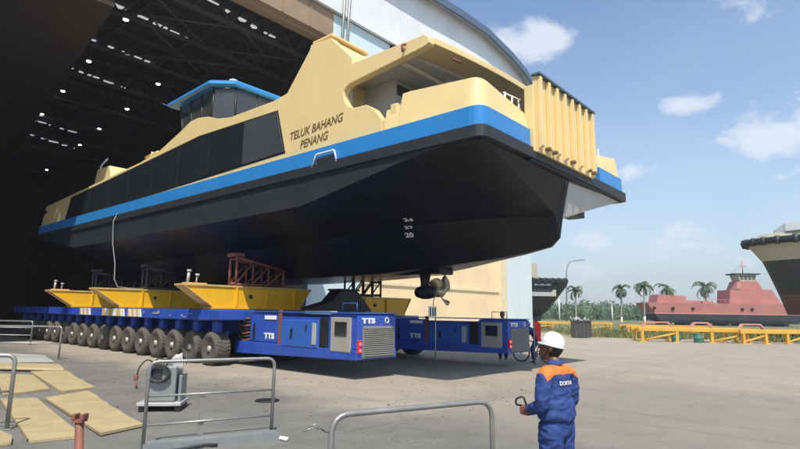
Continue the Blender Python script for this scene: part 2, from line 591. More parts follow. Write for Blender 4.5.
# ------------------------------------------------------------------ ground
def ground_material():
    m = bpy.data.materials.new('yard_concrete')
    m.use_nodes = True
    n, l = m.node_tree.nodes, m.node_tree.links
    b = n['Principled BSDF']
    t = n.new('ShaderNodeTexCoord')
    sp = n.new('ShaderNodeSeparateXYZ')
    l.new(t.outputs['Object'], sp.inputs[0])

    def noise(sc, det=8, ro=.6, src=None):
        q = n.new('ShaderNodeTexNoise')
        q.inputs['Scale'].default_value = sc
        q.inputs['Detail'].default_value = det
        q.inputs['Roughness'].default_value = ro
        l.new(src or t.outputs['Object'], q.inputs['Vector'])
        return q.outputs['Fac']

    def ma(op, a, bb=0.0, clamp=False):
        q = n.new('ShaderNodeMath')
        q.operation = op
        q.use_clamp = clamp
        for i, v in enumerate((a, bb)):
            if isinstance(v, (int, float)):
                q.inputs[i].default_value = v
            else:
                l.new(v, q.inputs[i])
        return q.outputs[0]

    def mapr(v, a, bb, c=0.0, d=1.0):
        q = n.new('ShaderNodeMapRange')
        q.interpolation_type = 'SMOOTHSTEP'
        for k, x in (('From Min', a), ('From Max', bb), ('To Min', c), ('To Max', d)):
            q.inputs[k].default_value = x
        l.new(v, q.inputs['Value'])
        return q.outputs[0]

    def mix(f, a, bb):
        q = n.new('ShaderNodeMix')
        q.data_type = 'RGBA'
        if isinstance(f, (int, float)):
            q.inputs['Factor'].default_value = f
        else:
            l.new(f, q.inputs['Factor'])
        for k, v in (('A', a), ('B', bb)):
            if isinstance(v, tuple):
                q.inputs[k].default_value = (*v, 1)
            else:
                l.new(v, q.inputs[k])
        return q.outputs['Result']

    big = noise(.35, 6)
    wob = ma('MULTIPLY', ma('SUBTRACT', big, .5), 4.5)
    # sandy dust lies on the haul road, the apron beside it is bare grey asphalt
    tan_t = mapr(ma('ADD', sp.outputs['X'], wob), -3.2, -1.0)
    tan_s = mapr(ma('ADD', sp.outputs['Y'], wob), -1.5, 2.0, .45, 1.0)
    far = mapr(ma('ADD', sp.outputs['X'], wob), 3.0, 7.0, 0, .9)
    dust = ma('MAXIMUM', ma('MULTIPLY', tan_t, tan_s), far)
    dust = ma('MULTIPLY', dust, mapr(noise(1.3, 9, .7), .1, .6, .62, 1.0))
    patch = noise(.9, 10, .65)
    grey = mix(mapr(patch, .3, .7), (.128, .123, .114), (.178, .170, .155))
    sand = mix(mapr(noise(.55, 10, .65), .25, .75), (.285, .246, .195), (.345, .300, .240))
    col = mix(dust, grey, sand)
    # long tyre marks along the haul road, and fine grit
    mp = n.new('ShaderNodeMapping')
    mp.inputs['Scale'].default_value = (1.6, .07, 1)
    l.new(t.outputs['Object'], mp.inputs['Vector'])
    tm = mapr(noise(1.0, 6, .55, mp.outputs[0]), .55, .74, 0, .20)
    col = mix(tm, col, (.125, .108, .088))
    st = mapr(noise(.8, 6, .6), .63, .74, 0, .42)
    col = mix(st, col, (.10, .09, .078))
    gr = mapr(noise(38, 3, .7), .25, .75, .84, 1.12)
    vm = n.new('ShaderNodeVectorMath')
    vm.operation = 'SCALE'
    l.new(col, vm.inputs[0])
    l.new(gr, vm.inputs['Scale'])
    # slab joints of the cast yard
    bk = n.new('ShaderNodeTexBrick')
    bk.offset = 0
    bk.inputs['Scale'].default_value = 1
    bk.inputs['Brick Width'].default_value = 6.0
    bk.inputs['Row Height'].default_value = 6.0
    bk.inputs['Mortar Size'].default_value = .022
    bk.inputs['Mortar Smooth'].default_value = .3
    l.new(t.outputs['Object'], bk.inputs['Vector'])
    jt = ma('MULTIPLY', bk.outputs['Fac'], mapr(noise(.7, 5), .35, .6, .1, .55))
    # oil drips
    oi = mapr(noise(2.3, 4, .5), .70, .78, 0, .55)
    oi = ma('MULTIPLY', oi, mapr(noise(.22, 3), .48, .6))
    # cracks
    vo = n.new('ShaderNodeTexVoronoi')
    vo.feature = 'DISTANCE_TO_EDGE'
    vo.inputs['Scale'].default_value = .24
    dis = n.new('ShaderNodeVectorMath')
    dis.operation = 'ADD'
    nz = n.new('ShaderNodeTexNoise')
    nz.inputs['Scale'].default_value = 1.1
    nz.inputs['Detail'].default_value = 6
    l.new(t.outputs['Object'], nz.inputs['Vector'])
    l.new(t.outputs['Object'], dis.inputs[0])
    l.new(nz.outputs['Color'], dis.inputs[1])
    l.new(dis.outputs[0], vo.inputs['Vector'])
    ck = mapr(vo.outputs['Distance'], 0.0, .006, .30, 0)
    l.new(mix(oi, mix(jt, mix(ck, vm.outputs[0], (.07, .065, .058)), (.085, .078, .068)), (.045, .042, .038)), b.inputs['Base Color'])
    b.inputs['Roughness'].default_value = .82
    b.inputs['Specular IOR Level'].default_value = .3
    bp = n.new('ShaderNodeBump')
    bp.inputs['Strength'].default_value = .35
    bp.inputs['Distance'].default_value = .02
    l.new(ma('ADD', noise(26, 5, .7), noise(3, 6)), bp.inputs['Height'])
    l.new(bp.outputs[0], b.inputs['Normal'])
    return m


g = MB()
g.add([(-1500, -1500, 0), (1500, -1500, 0), (1500, 1500, 0), (-1500, 1500, 0)], [(0, 1, 2, 3)])
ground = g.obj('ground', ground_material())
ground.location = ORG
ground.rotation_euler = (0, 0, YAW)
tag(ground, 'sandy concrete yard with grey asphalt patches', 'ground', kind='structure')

# grass verge beyond the concrete
M['verge'] = mat('verge_soil_grass', (0.150, 0.150, 0.060), .9, 0, .3, .35, dirt=.5, dirtcol=(.26, .20, .10))
def verge_edge(x):
    return 50.5 - .42 * x + 0.9 * math.sin(x * .31) + .5 * math.sin(x * .83 + 1)
v = MB()
xs = [14 + i * 2.0 for i in range(130)]
pts = [(x, max(36 if x < 40 else 40, verge_edge(x)) if x < 40 else 36 + .10 * (x - 40), .006) for x in xs]
v.add([p for p in pts] + [(x, 400, .006) for x in xs], [(i, i + 1, len(xs) + i + 1, len(xs) + i) for i in range(len(xs) - 1)])
verge = v.obj('grass_verge', M['verge'])
tag(verge, 'strip of dry grass along the far edge of the yard', 'ground', kind='structure')

M['blade'] = mat('grass_blade', (0.16, 0.17, 0.060), .8, 0, .4, .4)
gb = MB()
rg = random.Random(3)
for i in range(15000):
    x = rg.uniform(15, 60)
    e = max(36, verge_edge(x)) if x < 40 else 36 + .10 * (x - 40)
    y = e + abs(rg.gauss(0, 1)) * 9 + .1
    h = rg.uniform(.08, .42) * (1 if rg.random() < .9 else 2)
    a = rg.uniform(0, PI)
    w = rg.uniform(.03, .10)
    lx, ly = rg.uniform(-.12, .12), rg.uniform(-.12, .12)
    gb.add([(x - w * math.cos(a), y - w * math.sin(a), 0), (x + w * math.cos(a), y + w * math.sin(a), 0), (x + lx, y + ly, h)], [(0, 1, 2)])
tag(gb.obj('grass', M['blade'], fix=False), 'rough green and straw coloured grass at the yard edge', 'grass', kind='stuff')

# ------------------------------------------------------------------ the hall
hall = ything('assembly_hall', 'huge white and pale blue assembly hall with a curved roof and open dark doorway', 'building', 0, 0)
ROOF = [(-34, 20.5), (-27, 22.3), (-18, 23.9), (-8, 24.9), (2, 25.5), (12, 25.9), (20.6, 26.15), (25, 26.5), (29.3, 26.6), (33.5, 26.0),
        (36.2, 25.3), (38.2, 24.3), (39.4, 23.0), (39.95, 21.4), (40.0, 20.6)]


def roof_z(t):
    for (a, za), (b, zb) in zip(ROOF, ROOF[1:]):
        if a <= t <= b:
            return za + (zb - za) * (t - a) / (b - a)
    return ROOF[-1][1]


r = MB()
rr = []
for s_ in (17.7, 86):
    rr.append([(t, s_, z) for t, z in ROOF] + [(t, s_, z + .25) for t, z in ROOF[::-1]])
r.loft(rr)
roof = r.obj('roof', M['roof'], hall)
r = MB()
r.loft([[(t, s_, z + dz) for (t, z) in ROOF for dz in ()] or [p for p in ([(t, s_, z - .28) for t, z in ROOF] + [(t, s_, z + .34) for t, z in ROOF[::-1]])] for s_ in (17.5, 17.69)])
r.obj('roof_trim', M['trim'], hall)
gp = [(-33, 21.0), (38.6, 21.0)] + [(t, z - .01) for t, z in ROOF[::-1] if -33 < t < 38.6] + [(-33, 20.75)]
MB().prism(gp[:-1] + [(-33, 21.05)], 18.35, 18.6, 'y').obj('gable_cladding', M['gable'], hall)
dk = MB().prism([(10.4, 0), (14.45, 0), (17.35, 20.98), (11.85, 20.98)], 18.66, 18.95, 'y').obj('door_leaf', M['door'], hall)
for tx in (12.3, 12.75):
    MB().tube([(tx - .45, 18.2, 9.5), (tx, 18.2, 20.3), (tx + .16, 18.15, 25)], .09, 8).obj('drain_pipe', M['galv'], dk)
MB().prism([(14.5, 0), (32.1, 0), (32.1, 9.2), (15.77, 9.2)], 18.70, 18.9, 'y').obj('wall_panel', M['beige'], hall)
MB().prism([(15.78, 9.25), (32.1, 9.25), (32.1, 20.98), (18.2, 20.98), (17.4, 20.98)], 18.74, 18.9, 'y').obj('wall_panel', M['gable'], hall)
MB().box(15.2, 32.1, 18.6, 18.72, 3.55, 3.75).obj('wall_rail', M['colcream'], hall)
MB().box(17.45, 18.6, 18.5, 18.73, 18.6, 20.97).obj('dark_slot', M['steel'], hall)  # dark slab painting the shade of the recessed slot beside the door
MB().box(33.2, 37.9, 18.42, 19.4, 0, 20.98).obj('corner_column', M['column'], hall)
MB().box(32.12, 33.18, 18.40, 19.3, 0, 20.98).obj('corner_column', M['colcream'], hall)
MB().box(37.6, 37.88, 19.42, 86, 0, 20.6).obj('side_wall', M['door'], hall)
MB().box(-33.3, -33, 18.6, 86, 0, 20.6).obj('side_wall', M['gable'], hall)
MB().box(-33, 37.6, 85.7, 86, 0, 21).obj('back_wall', M['gable'], hall)
# interior
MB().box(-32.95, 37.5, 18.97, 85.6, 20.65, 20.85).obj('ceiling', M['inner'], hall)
MB().box(13.6, 13.9, 19.6, 85.6, 0, 20.6).obj('inner_wall', M['inner'], hall)  # added partition, closes off the far bays to keep the hall dark
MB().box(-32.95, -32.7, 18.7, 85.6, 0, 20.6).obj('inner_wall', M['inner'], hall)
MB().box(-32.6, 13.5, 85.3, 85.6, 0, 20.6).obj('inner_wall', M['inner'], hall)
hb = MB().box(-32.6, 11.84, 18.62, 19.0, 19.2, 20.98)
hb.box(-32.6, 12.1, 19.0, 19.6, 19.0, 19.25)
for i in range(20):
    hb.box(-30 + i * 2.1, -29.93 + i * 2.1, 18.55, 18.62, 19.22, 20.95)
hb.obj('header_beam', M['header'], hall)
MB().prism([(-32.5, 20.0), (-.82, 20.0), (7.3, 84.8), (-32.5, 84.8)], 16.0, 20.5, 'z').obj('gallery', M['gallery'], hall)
tr = MB()
for k, s_ in enumerate((21.5, 25.5, 31, 37, 43, 49, 55, 61, 67, 73)):
    tr.box(-2, 13.5, s_, s_ + .18, 18.7, 18.95)
    tr.box(-2, 13.5, s_, s_ + .18, 20.3, 20.6)
    for i in range(6):
        tr.tube([(-1 + i * 2.4, s_ + .09, 18.85), (.2 + i * 2.4, s_ + .09, 20.4)], .06, 5)
        tr.tube([(.2 + i * 2.4, s_ + .09, 20.4), (1.4 + i * 2.4, s_ + .09, 18.85)], .06, 5)
for t_ in (3, 7, 11):
    tr.box(t_, t_ + .2, 19.7, 85, 20.2, 20.5)
for (a, b_) in (((1, 21.5), (7, 25.5)), ((7, 21.5), (1, 25.5)), ((7, 21.5), (13, 25.5)), ((13, 21.5), (7, 25.5)), ((3, 25.5), (11, 31)), ((11, 25.5), (3, 31))):
    tr.tube([(a[0], a[1], 18.8), (b_[0], b_[1], 18.8)], .07, 5)
tr.obj('roof_truss', M['steel'], hall)
ro = random.Random(5)
for (t0, t1, s_, sd_) in ((1.9, 7.9, 27.9, .7), (5.4, 10.4, 22.9, .7), (3.2, 12, 40.2, 1.6), (2.4, 7.2, 33.9, .4), (5.6, 9.8, 56.8, 1), (6.7, 11.8, 62.5, 2)):
    t = t0
    while t < t1:
        w = ro.uniform(.35, 1.0)
        yy = s_ + sd_ * (t - t0) / (t1 - t0)
        q = ro.uniform(.10, .2)
        MB().prism([(t, yy), (t + w, yy + .03), (t + w, yy + q), (t + w * .5, yy + q * ro.uniform(1, 2.2)), (t, yy + q)], 20.52, 20.6, 'z').obj('roof_light', M['skylight'], hall)
        t += w + ro.uniform(.2, .65)
# high bay lamps
LAMPS = [(2.03, 26.2), (2.73, 34), (7.68, 34), (3.43, 41.4), (8.42, 41.4), (4.05, 48.8), (8.96, 49), (4.71, 56.3), (9.73, 56.3), (11, 71.3), (6.24, 70.7)]
WH = ['nearest the hall mouth, by the gallery edge', 'second along the left row from the hall mouth', 'nearest of the right row',
      'third along the left row from the hall mouth', 'second of the right row', 'fourth along the left row', 'third of the right row', 'fifth along the left row',
      'fourth of the right row', 'deepest lamp in the right row, above the stern', 'deepest lamp at the left edge of the photo']
lamp0 = None
for (t, s_), w in zip(LAMPS, WH):
    p = yard(t, s_, 18.9)
    lab = 'small lit high bay lamp ' + w
    if lamp0 is None:
        lamp0 = thing('ceiling_lamp', lab, 'lamp', p, YAW, 'lit lamps under the hall roof')
        MB().lathe([(.03, 1.4), (.03, .22), (.10, .2), (.21, .02)], 14).obj('lamp_housing', M['lampbody'], lamp0)
        MB().lathe([(.15, .03), (.16, -.01), (.11, -.05)], 14).obj('lamp_glass', M['lamp'], lamp0)
    else:
        dup(lamp0, p, YAW, lab)

# ------------------------------------------------------------------ the ferry
ferry = ything('ferry', 'cream, blue and black passenger ferry carried half out of the hall on blue transporters', 'ferry', 0, 0)
B = 9.2
L = 30.7
ST = [  # s, W z, chine (t, z), bilge (t, z)
    (0.10, 5.70, (4.45, 5.52), (4.58, 5.46)),
    (0.36, 5.70, (4.35, 4.55), (4.56, 3.92)),
    (0.62, 5.68, (4.20, 4.50), (4.54, 3.68)),
    (1.50, 5.58, (3.65, 4.48), (4.45, 3.52)),
    (2.40, 5.46, (3.20, 4.45), (4.36, 3.40)),
    (3.85, 5.20, (2.70, 4.38), (4.00, 3.24)),
    (6.20, 4.80, (2.20, 4.20), (3.50, 3.04)),
    (9.00, 4.78, (1.95, 4.05), (3.15, 2.97)),
    (12.0, 4.78, (1.85, 4.00), (2.95, 2.95)),
]
ST = ST + [(L - a, b, c, d) for (a, b, c, d) in ST[::-1]]
rings = []
for (s_, w, c, k) in ST:
    half = [(0.0, 5.80), (0.0, w), c, k]
    half = [(0.02, w + .004)] + half[2:]
    rings.append([(t, s_, z) for t, z in half] + [(4.6, s_, k[1] - .015)] + [(B - t, s_, z) for t, z in half[::-1]])
hm = MB()
hm.loft(rings)
hull = hm.obj('hull', M['hull'], ferry)
hull.data.polygons.foreach_set('use_smooth', [True] * len(hull.data.polygons))
hull.data.set_sharp_from_angle(angle=R(9))
hv = [Vector(p) for p in hm.v]
bvh = BVHTree.FromPolygons(hv, hm.f)
sk_ = MB()
sk_.loft([[(0, s_, 5.70), (0, s_, w), (.3, s_, w + .02), (.3, s_, 5.70)] for (s_, w, c, k) in ST])
HULL_STRAKE = sk_
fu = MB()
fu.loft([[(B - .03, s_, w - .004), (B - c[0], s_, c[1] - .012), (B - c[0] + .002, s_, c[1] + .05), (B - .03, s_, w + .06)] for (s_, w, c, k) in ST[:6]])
fu.obj('bow_ground_reflection', M['under'], ferry)  # pale facet over the black hull, paints in the bright ground's reflection
# small underside opening at the far bow
MB().box(6.9, 7.9, .95, 1.5, 5.0, 5.35).obj('bow_recess', M['black'], ferry)
MB().box(.1, B - .1, .1, L - .1, 5.62, 5.86).obj('deck', M['rub'], ferry)


def loop_near(s0, s1, o=0.0, rc=.35):
    """plan path from the ramp gap at the bow round the near side to the ramp gap at the stern; o = outward offset"""
    p = [(2.3, s0 - o, 0), (-o, s0 - o, 0), (-o, s1 + o, 0), (2.3, s1 + o, 0)]
    return round_path(p, rc, 5)


def wall_strip(path, z0, z1, th, mb=None, lean=0.0, ztop=None):
    """upright band following a plan path (inner side by thickness th), z1 may vary along the path"""
    mb = mb or MB()
    n = len(path)
    rings = []
    for i, p in enumerate(path):
        d = (path[min(i + 1, n - 1)] - path[max(i - 1, 0)]).normalized()
        nn = Vector((d.y, -d.x, 0))          # outward for this direction of travel
        q = p - nn * th
        zt = ztop[i] if ztop else z1
        lo, li = p, q
        to, ti = p - nn * lean, q - nn * lean
        rings.append([(lo.x, lo.y, z0), (to.x, to.y, zt), (ti.x, ti.y, zt), (li.x, li.y, z0)])
    mb.loft(rings)
    return mb


def mirror_t(mb):
    m = MB()
    m.v = [(B - x, y, z) for x, y, z in mb.v]
    m.f, m.mi, m.sm = [f[::-1] for f in mb.f], mb.mi[:], mb.sm[:]
    return m


def both(name, mb, m, parent=ferry):
    a = mb.obj(name, m, parent)
    b = mirror_t(mb).obj(name, m, parent)
    return a, b


both('sheer_strake', HULL_STRAKE, M['strake'])
# rubbing strake all round
MB().box(2.25, B - 2.25, -.02, .1, 5.60, 5.84).obj('ramp_sill', M['rub'], ferry)
full = [Vector(p) for p in [(2.3, -.07, 0), (-.07, -.07, 0), (-.07, L + .07, 0), (4.6, L + .07, 0)]]
path = round_path([(4.6, -.07, 0), (-.07, -.07, 0), (-.07, L + .07, 0), (4.6, L + .07, 0)], .3, 5)
# path runs bow -> near side -> stern: outward normal is on the (d.y,-d.x) side reversed, so build with both offsets
def strip2(path, z0, z1, th, lean=0.0, ztop=None):
    return wall_strip(path[::-1], z0, z1, th, None, lean, ztop[::-1] if ztop else None)
sm_ = strip2(path, 5.66, 5.93, .2)
both('rubbing_strake', sm_, M['rub'])
both('blue_band', strip2(loop_near(0, L), 5.935, 6.42, .14, .015), M['blue_band'])
# cream bulwark at the bow corner
bp_ = round_path([(2.26, .05, 0), (.05, .05, 0), (.05, 2.45, 0), (.05, 3.0, 0)], .45, 6)
zt = []
for p in bp_:
    if p.y < .5:
        u = max(0, min(1, p.x / 2.26))
        zt.append(7.17 - .30 * u ** 1.2)
    else:
        zt.append(7.17 + .15 * min(1, (p.y - .5) / 1.7) if p.y < 2.46 else 7.0)
both('bow_bulwark', strip2(bp_, 6.422, 7.1, .14, .10, zt), M['cream'])
both('stern_bulwark', strip2([Vector((x, L - y, z)) for x, y, z in bp_][::-1], 6.422, 7.1, .14, .10, zt[::-1]), M['cream'])
both('mooring_post', MB().box(.12, .38, 2.62, 2.86, 6.43, 7.12, 0, .03), M['cream'])

# side plates: the whole cream profile
prof = [(3.2, 6.422), (3.23, 6.83), (3.54, 7.21), (3.82, 7.38), (4.3, 7.41), (4.52, 7.50), (4.66, 7.66), (4.74, 7.86), (4.74, 8.02), (4.66, 8.12), (4.5, 8.18),
        (2.05, 8.40), (1.75, 8.44), (1.66, 8.50), (1.68, 8.66), (1.80, 8.76), (4.40, 8.77), (4.44, 8.96), (5.38, 9.88), (6.31, 9.95), (6.36, 9.80),
        (7.41, 8.66), (8.06, 8.58), (10.71, 8.62), (11.6, 8.78), (12.3, 9.02), (13.03, 9.14), (13.6, 9.13), (14.26, 8.91), (16.06, 8.40), (17.92, 8.19), (26.16, 7.82),
        (30.3, 7.64), (30.42, 7.45), (30.0, 7.28), (29.75, 7.1), (29.8, 6.9), (30.3, 6.74), (30.6, 6.6), (30.62, 6.422)]
side = MB().prism(prof, .2, .44, 'x', 0, .02)
both('side_plating', side, M['cream'])
# deckhouse body
body = [(4.95, 5.87), (4.95, 8.60), (8, 8.5), (12, 8.5), (16, 8.32), (18, 8.12), (26.16, 7.76), (29.6, 7.6), (29.6, 5.87)]
MB().prism(body, .46, B - .46, 'x').obj('deckhouse', M['cream'], ferry)
# roof over the fore deck, with pale underside
rf = MB()
RP = []
for i in range(13):
    u = i / 12
    t = .46 + (B - .92) * u
    RP.append((t, 1.70 - .38 * (1 - (2 * u - 1) ** 2)))
poly = RP + [(B - .46, 4.93), (.46, 4.93)]
rf.prism(poly, 8.57, 8.75, 'z', 0, .02)
rf.obj('foredeck_roof', M['cream'], ferry)
MB().prism([(p[0], p[1] + .80) for p in RP] + [(B - .46, 4.93), (.46, 4.93)], 8.46, 8.565, 'z').obj('roof_lining', M['cream_in'], ferry)
beam = MB()
for t in (2.3, 4.5, 6.7):
    beam.box(t, t + .08, 2.5, 3.65, 8.34, 8.455)
beam.box(.5, B - .5, 2.75, 2.83, 8.35, 8.45)
beam.obj('roof_frame', M['ceilcream'], ferry)
cab = MB().box(1.25, B - 1.25, 3.7, 4.94, 5.87, 8.45).obj('cabin_front', M['cream_in'], ferry)
for t in (1.32, 4.1, 6.85):
    MB().box(t, t + 1.05, 3.66, 3.72, 8.0, 8.32, 0, .02).obj('cabin_window', M['glass'], cab)
MB().box(4.3, 5.2, 3.66, 3.72, 5.9, 7.6, 0, .02).obj('cabin_door', M['doorgrey'], cab)
both('cabin_side', MB().box(.46, .52, 4.70, 4.94, 5.87, 8.33), M['cream_in'])
# funnel casings
cas = MB().prism([(4.5, 8.76), (4.52, 8.94), (5.40, 9.84), (6.28, 9.91), (6.33, 9.78), (7.33, 8.66)], .45, 1.9, 'x')
both('funnel_casing', cas, M['cream'])
both('casing_cap', MB().box(.24, 1.85, 5.38, 6.28, 9.97, 10.06, 0, .02), M['cream'])
cas2 = MB().prism([(22.6, 7.9), (22.65, 8.35), (23.0, 9.05), (24.6, 9.1), (25.1, 7.85)], .8, 2.4, 'x', 0, .04)
both('funnel_casing', cas2, M['cream'])
MB().tube(round_path([(1.2, 25.3, 7.8), (1.2, 25.3, 9.5), (1.2, 24.5, 9.75)], .15), .05, 7).obj('lamp_arm', M['white'], ferry)


def bil(s_, tab):
    for (a, za), (b, zb) in zip(tab, tab[1:]):
        if a <= s_ <= b:
            return za + (zb - za) * (s_ - a) / (b - a)
    return tab[-1][1]


wb = [(7.3, 6.72), (12.5, 6.64), (19.5, 6.44), (26.9, 6.42)]
wt = [(7.3, 8.13), (12.8, 8.30), (19.55, 7.94), (26.9, 7.60)]
cuts = [7.42, 9.72, 12.0, 14.3, 16.6, 18.9, 21.2, 23.5, 25.3, 26.75]
for i, (a, b_) in enumerate(zip(cuts, cuts[1:])):
    a2, b2 = a + .004, b_ - .004
    at, bt = a2, b2
    if i == 0:
        at = 7.9
    if b_ == cuts[-1]:
        bt = 26.1
    w = MB().prism([(a2, bil(a2, wb)), (b2, bil(b2, wb)), (bt, bil(bt, wt)), (at, bil(at, wt))], .175, .21, 'x', 0, .002)
    both('side_window', w, M['glass_pale' if i == 0 else 'glass'])
fr = MB().prism([(7.34, 6.66), (26.9, 6.36), (26.2, 7.68), (19.55, 8.0), (12.8, 8.36), (7.84, 8.19)], .19, .205, 'x')
both('window_surround', fr, M['black'])

# wheelhouse
wh_b = [(.62, 15.0), (.60, 12.78), (1.1, 11.86), (8.1, 11.86), (8.6, 12.78), (8.58, 15.0)]
wh_t = [(.90, 15.95), (.66, 12.78), (1.22, 12.12), (7.98, 12.12), (8.54, 12.78), (8.30, 15.95)]
zb, zt_ = 8.95, 10.48
base = MB()
base.loft([[(t, s_, 8.3) for t, s_ in wh_b], [(t, s_, zb) for t, s_ in wh_b]])
wheel = base.obj('wheelhouse', M['cream'], ferry)


def quad_panel(mb, P, inset, th):
    """thin slab on a quad, shrunk towards its centre"""
    c = sum((Vector(p) for p in P), Vector()) / 4
    q = [Vector(p) + (c - Vector(p)).normalized() * inset for p in P]
    n = (q[1] - q[0]).cross(q[3] - q[0]).normalized() * th
    mb.add([p - n for p in q] + [p + n for p in q], [(0, 1, 2, 3), (7, 6, 5, 4), (0, 4, 5, 1), (1, 5, 6, 2), (2, 6, 7, 3), (3, 7, 4, 0)])


for i in range(6):
    j = (i + 1) % 6
    seg = {0: 3, 1: 1, 2: 7, 3: 1, 4: 3, 5: 5}[i]
    for k in range(seg):
        u0, u1 = k / seg, (k + 1) / seg
        lerp = lambda a, b, u, z: (a[0] + (b[0] - a[0]) * u, a[1] + (b[1] - a[1]) * u, z)
        P = [lerp(wh_b[i], wh_b[j], u0, zb), lerp(wh_b[i], wh_b[j], u1, zb), lerp(wh_t[i], wh_t[j], u1, zt_), lerp(wh_t[i], wh_t[j], u0, zt_)]
        q = MB()
        quad_panel(q, P, .05, .012)
        q.obj('wheelhouse_window', M['glass_wh'], wheel)
        m = MB()
        m.tube([P[0], P[3]], .045, 6)
        m.obj('mullion', M['black'], wheel)
rt = [(.5, 16.4), (.36, 12.72), (1.05, 11.95), (8.15, 11.95), (8.84, 12.72), (8.7, 16.4)]
sh = lambda f: [((t - 4.6) * f + 4.6, (s_ - 14) * f + 14) for t, s_ in rt]
rw = MB()
rw.loft([[(t, s_, 10.48) for t, s_ in sh(.97)], [(t, s_, 10.54) for t, s_ in sh(1)], [(t, s_, 10.66) for t, s_ in sh(.995)], [(t, s_, 10.74) for t, s_ in sh(.96)]])
rw.obj('wheelhouse_roof', M['blue_band'], wheel)
MB().box(1.5, 7.7, 12.6, 14.9, 8.96, 9.75, 0, .05).obj('console', M['cream_in'], wheel)
MB().box(.9, 8.3, 12.3, 15.6, 10.43, 10.455).obj('wheelhouse_ceiling', M['cream_in'], wheel)
rd = MB().lathe([(.06, 0), (.07, .10), (.17, .12), (.17, .18), (.06, .22)], 12, o=(1.3, 12.5, 10.73))
rd.obj('radar', M['white'], wheel)
# roof gear aft of the wheelhouse
rgm = MB()
rgm.box(.8, 1.5, 17.6, 19.2, 8.18, 8.32)
for s_, h in ((17.7, .75), (18.2, .55), (18.7, .8), (19.1, .5)):
    rgm.tube([(1.0, s_, 8.2), (1.0, s_ - .1, 8.2 + h)], .05, 6)
    rgm.tube([(1.4, s_ + .1, 8.2), (1.4, s_, 8.2 + h * .8)], .05, 6)
rgm.tube([(.85, 17.5, 8.62), (.85, 19.4, 8.5)], .06, 6)
rgm.tube([(1.0, 18.0, 8.9), (1.0, 19.3, 8.85)], .05, 6)
rgm.obj('roof_gear', M['cream'], ferry)
# gear on the foredeck roof
rv = MB()
for (t, s_) in ((1.6, 1.75), (2.9, 1.6), (3.4, 1.6)):
    rv.lathe([(.09, 0), (.11, .04), (.11, .14), (.07, .18)], 10, o=(t, s_ + .25, 8.755))
rv.box(2.4, 3.0, 2.2, 2.6, 8.755, 9.0, 0, .04)
rv.obj('life_raft', M['cream'], ferry)
hk = MB().tube(round_path([(.17, 2.4, 8.66), (.05, 2.42, 8.62), (.06, 2.40, 8.42)], .06), .035, 6)
MB().tube([(1.2, 1.62, 8.40), (1.5, 1.57, 8.40)], .03, 6).obj('grab_bar', M['rust'], ferry)
hk.obj('roof_hook', M['rust'], ferry)
# bow ramp, raised
ramp = MB()
ramp.box(2.40, 5.98, -.15, -.03, 5.84, 7.86)
rmp = ramp.obj('bow_ramp', M['cream'], ferry)
for i in range(8):
    t = 2.40 + i * (3.58 - .13) / 7
    MB().prism([(-.27, 5.98), (-.152, 5.9), (-.152, 7.84), (-.25, 7.84)], t, t + .13, 'x', 0, .012).obj('ramp_rib', M['cream'], rmp)
MB().box(2.34, 6.04, -.27, -.02, 7.865, 7.93, 0, .01).obj('ramp_lip', M['trim'], rmp)
for t in (2.75, 3.15, 4.3, 5.45, 5.8):
    MB().box(t, t + .12, -.29, -.155, 5.93, 6.02, 0, .02).obj('ramp_hinge', M['letter'], rmp)
MB().box(2.28, 2.38, -.10, .16, 5.83, 7.60, 0, .02).obj('ramp_post', M['cream'], ferry)
MB().box(6.0, 6.10, -.10, .16, 5.83, 7.60, 0, .02).obj('ramp_post', M['cream'], ferry)
MB().box(2.5, 6.1, L + .05, L + .3, 5.9, 7.8).obj('stern_ramp', M['cream'], ferry)
dr = MB()
for z in (6.75, 7.0, 7.25):
    dr.tube([(1.55, .35, z), (2.25, .25, z)], .022, 5)
for t in (1.55, 1.9, 2.25):
    dr.tube([(t, .3, 6.4), (t, .3, 7.25)], .025, 5)
both('deck_rail', dr, M['white'])
# boarding frame on the band
bf = MB().tube(round_path([(-.05, 5.72, 5.86), (-.05, 5.55, 6.22), (-.05, 4.78, 6.22), (-.05, 4.66, 5.86)], .06, 3), .028, 6)
bf.obj('boarding_frame', M['white'], ferry)
MB().box(-.03, 0.02, 4.85, 5.55, 5.95, 6.10, 0, .01).obj('boarding_recess', M['rub'], ferry)
# lettering
nm = text_mb('TELUK BAHANG', .36, .012, (.195, 7.16, 7.02), (0, -1, .045), (0, 0, 1), width=2.40, shear=.18, offset=.004)
text_mb('PENANG', .36, .012, (.195, 6.62, 6.66), (0, -1, .045), (0, 0, 1), width=1.26, shear=.18, mb=nm, offset=.004)
nm.obj('ship_name', M['letter'], ferry)
DRAFTS = (('24', (2.23, 3.98, 4.50)), ('22', (2.60, 4.27, 4.335)), ('20', (2.78, 4.40, 4.12)))
for tx, p in DRAFTS:
    loc, nrm, _, _ = bvh.find_nearest(Vector(p))
    if nrm.x > 0:
        nrm = -nrm
    up = (Vector((0, 0, 1)) - nrm * nrm.z).normalized()
    ux = up.cross(nrm)
    dm = text_mb(tx, .25, .008, loc + nrm * .03 - ux * .14 - up * .09, ux, up, width=.28, offset=.006)
    dm.obj('draft_mark', M['white'], ferry)
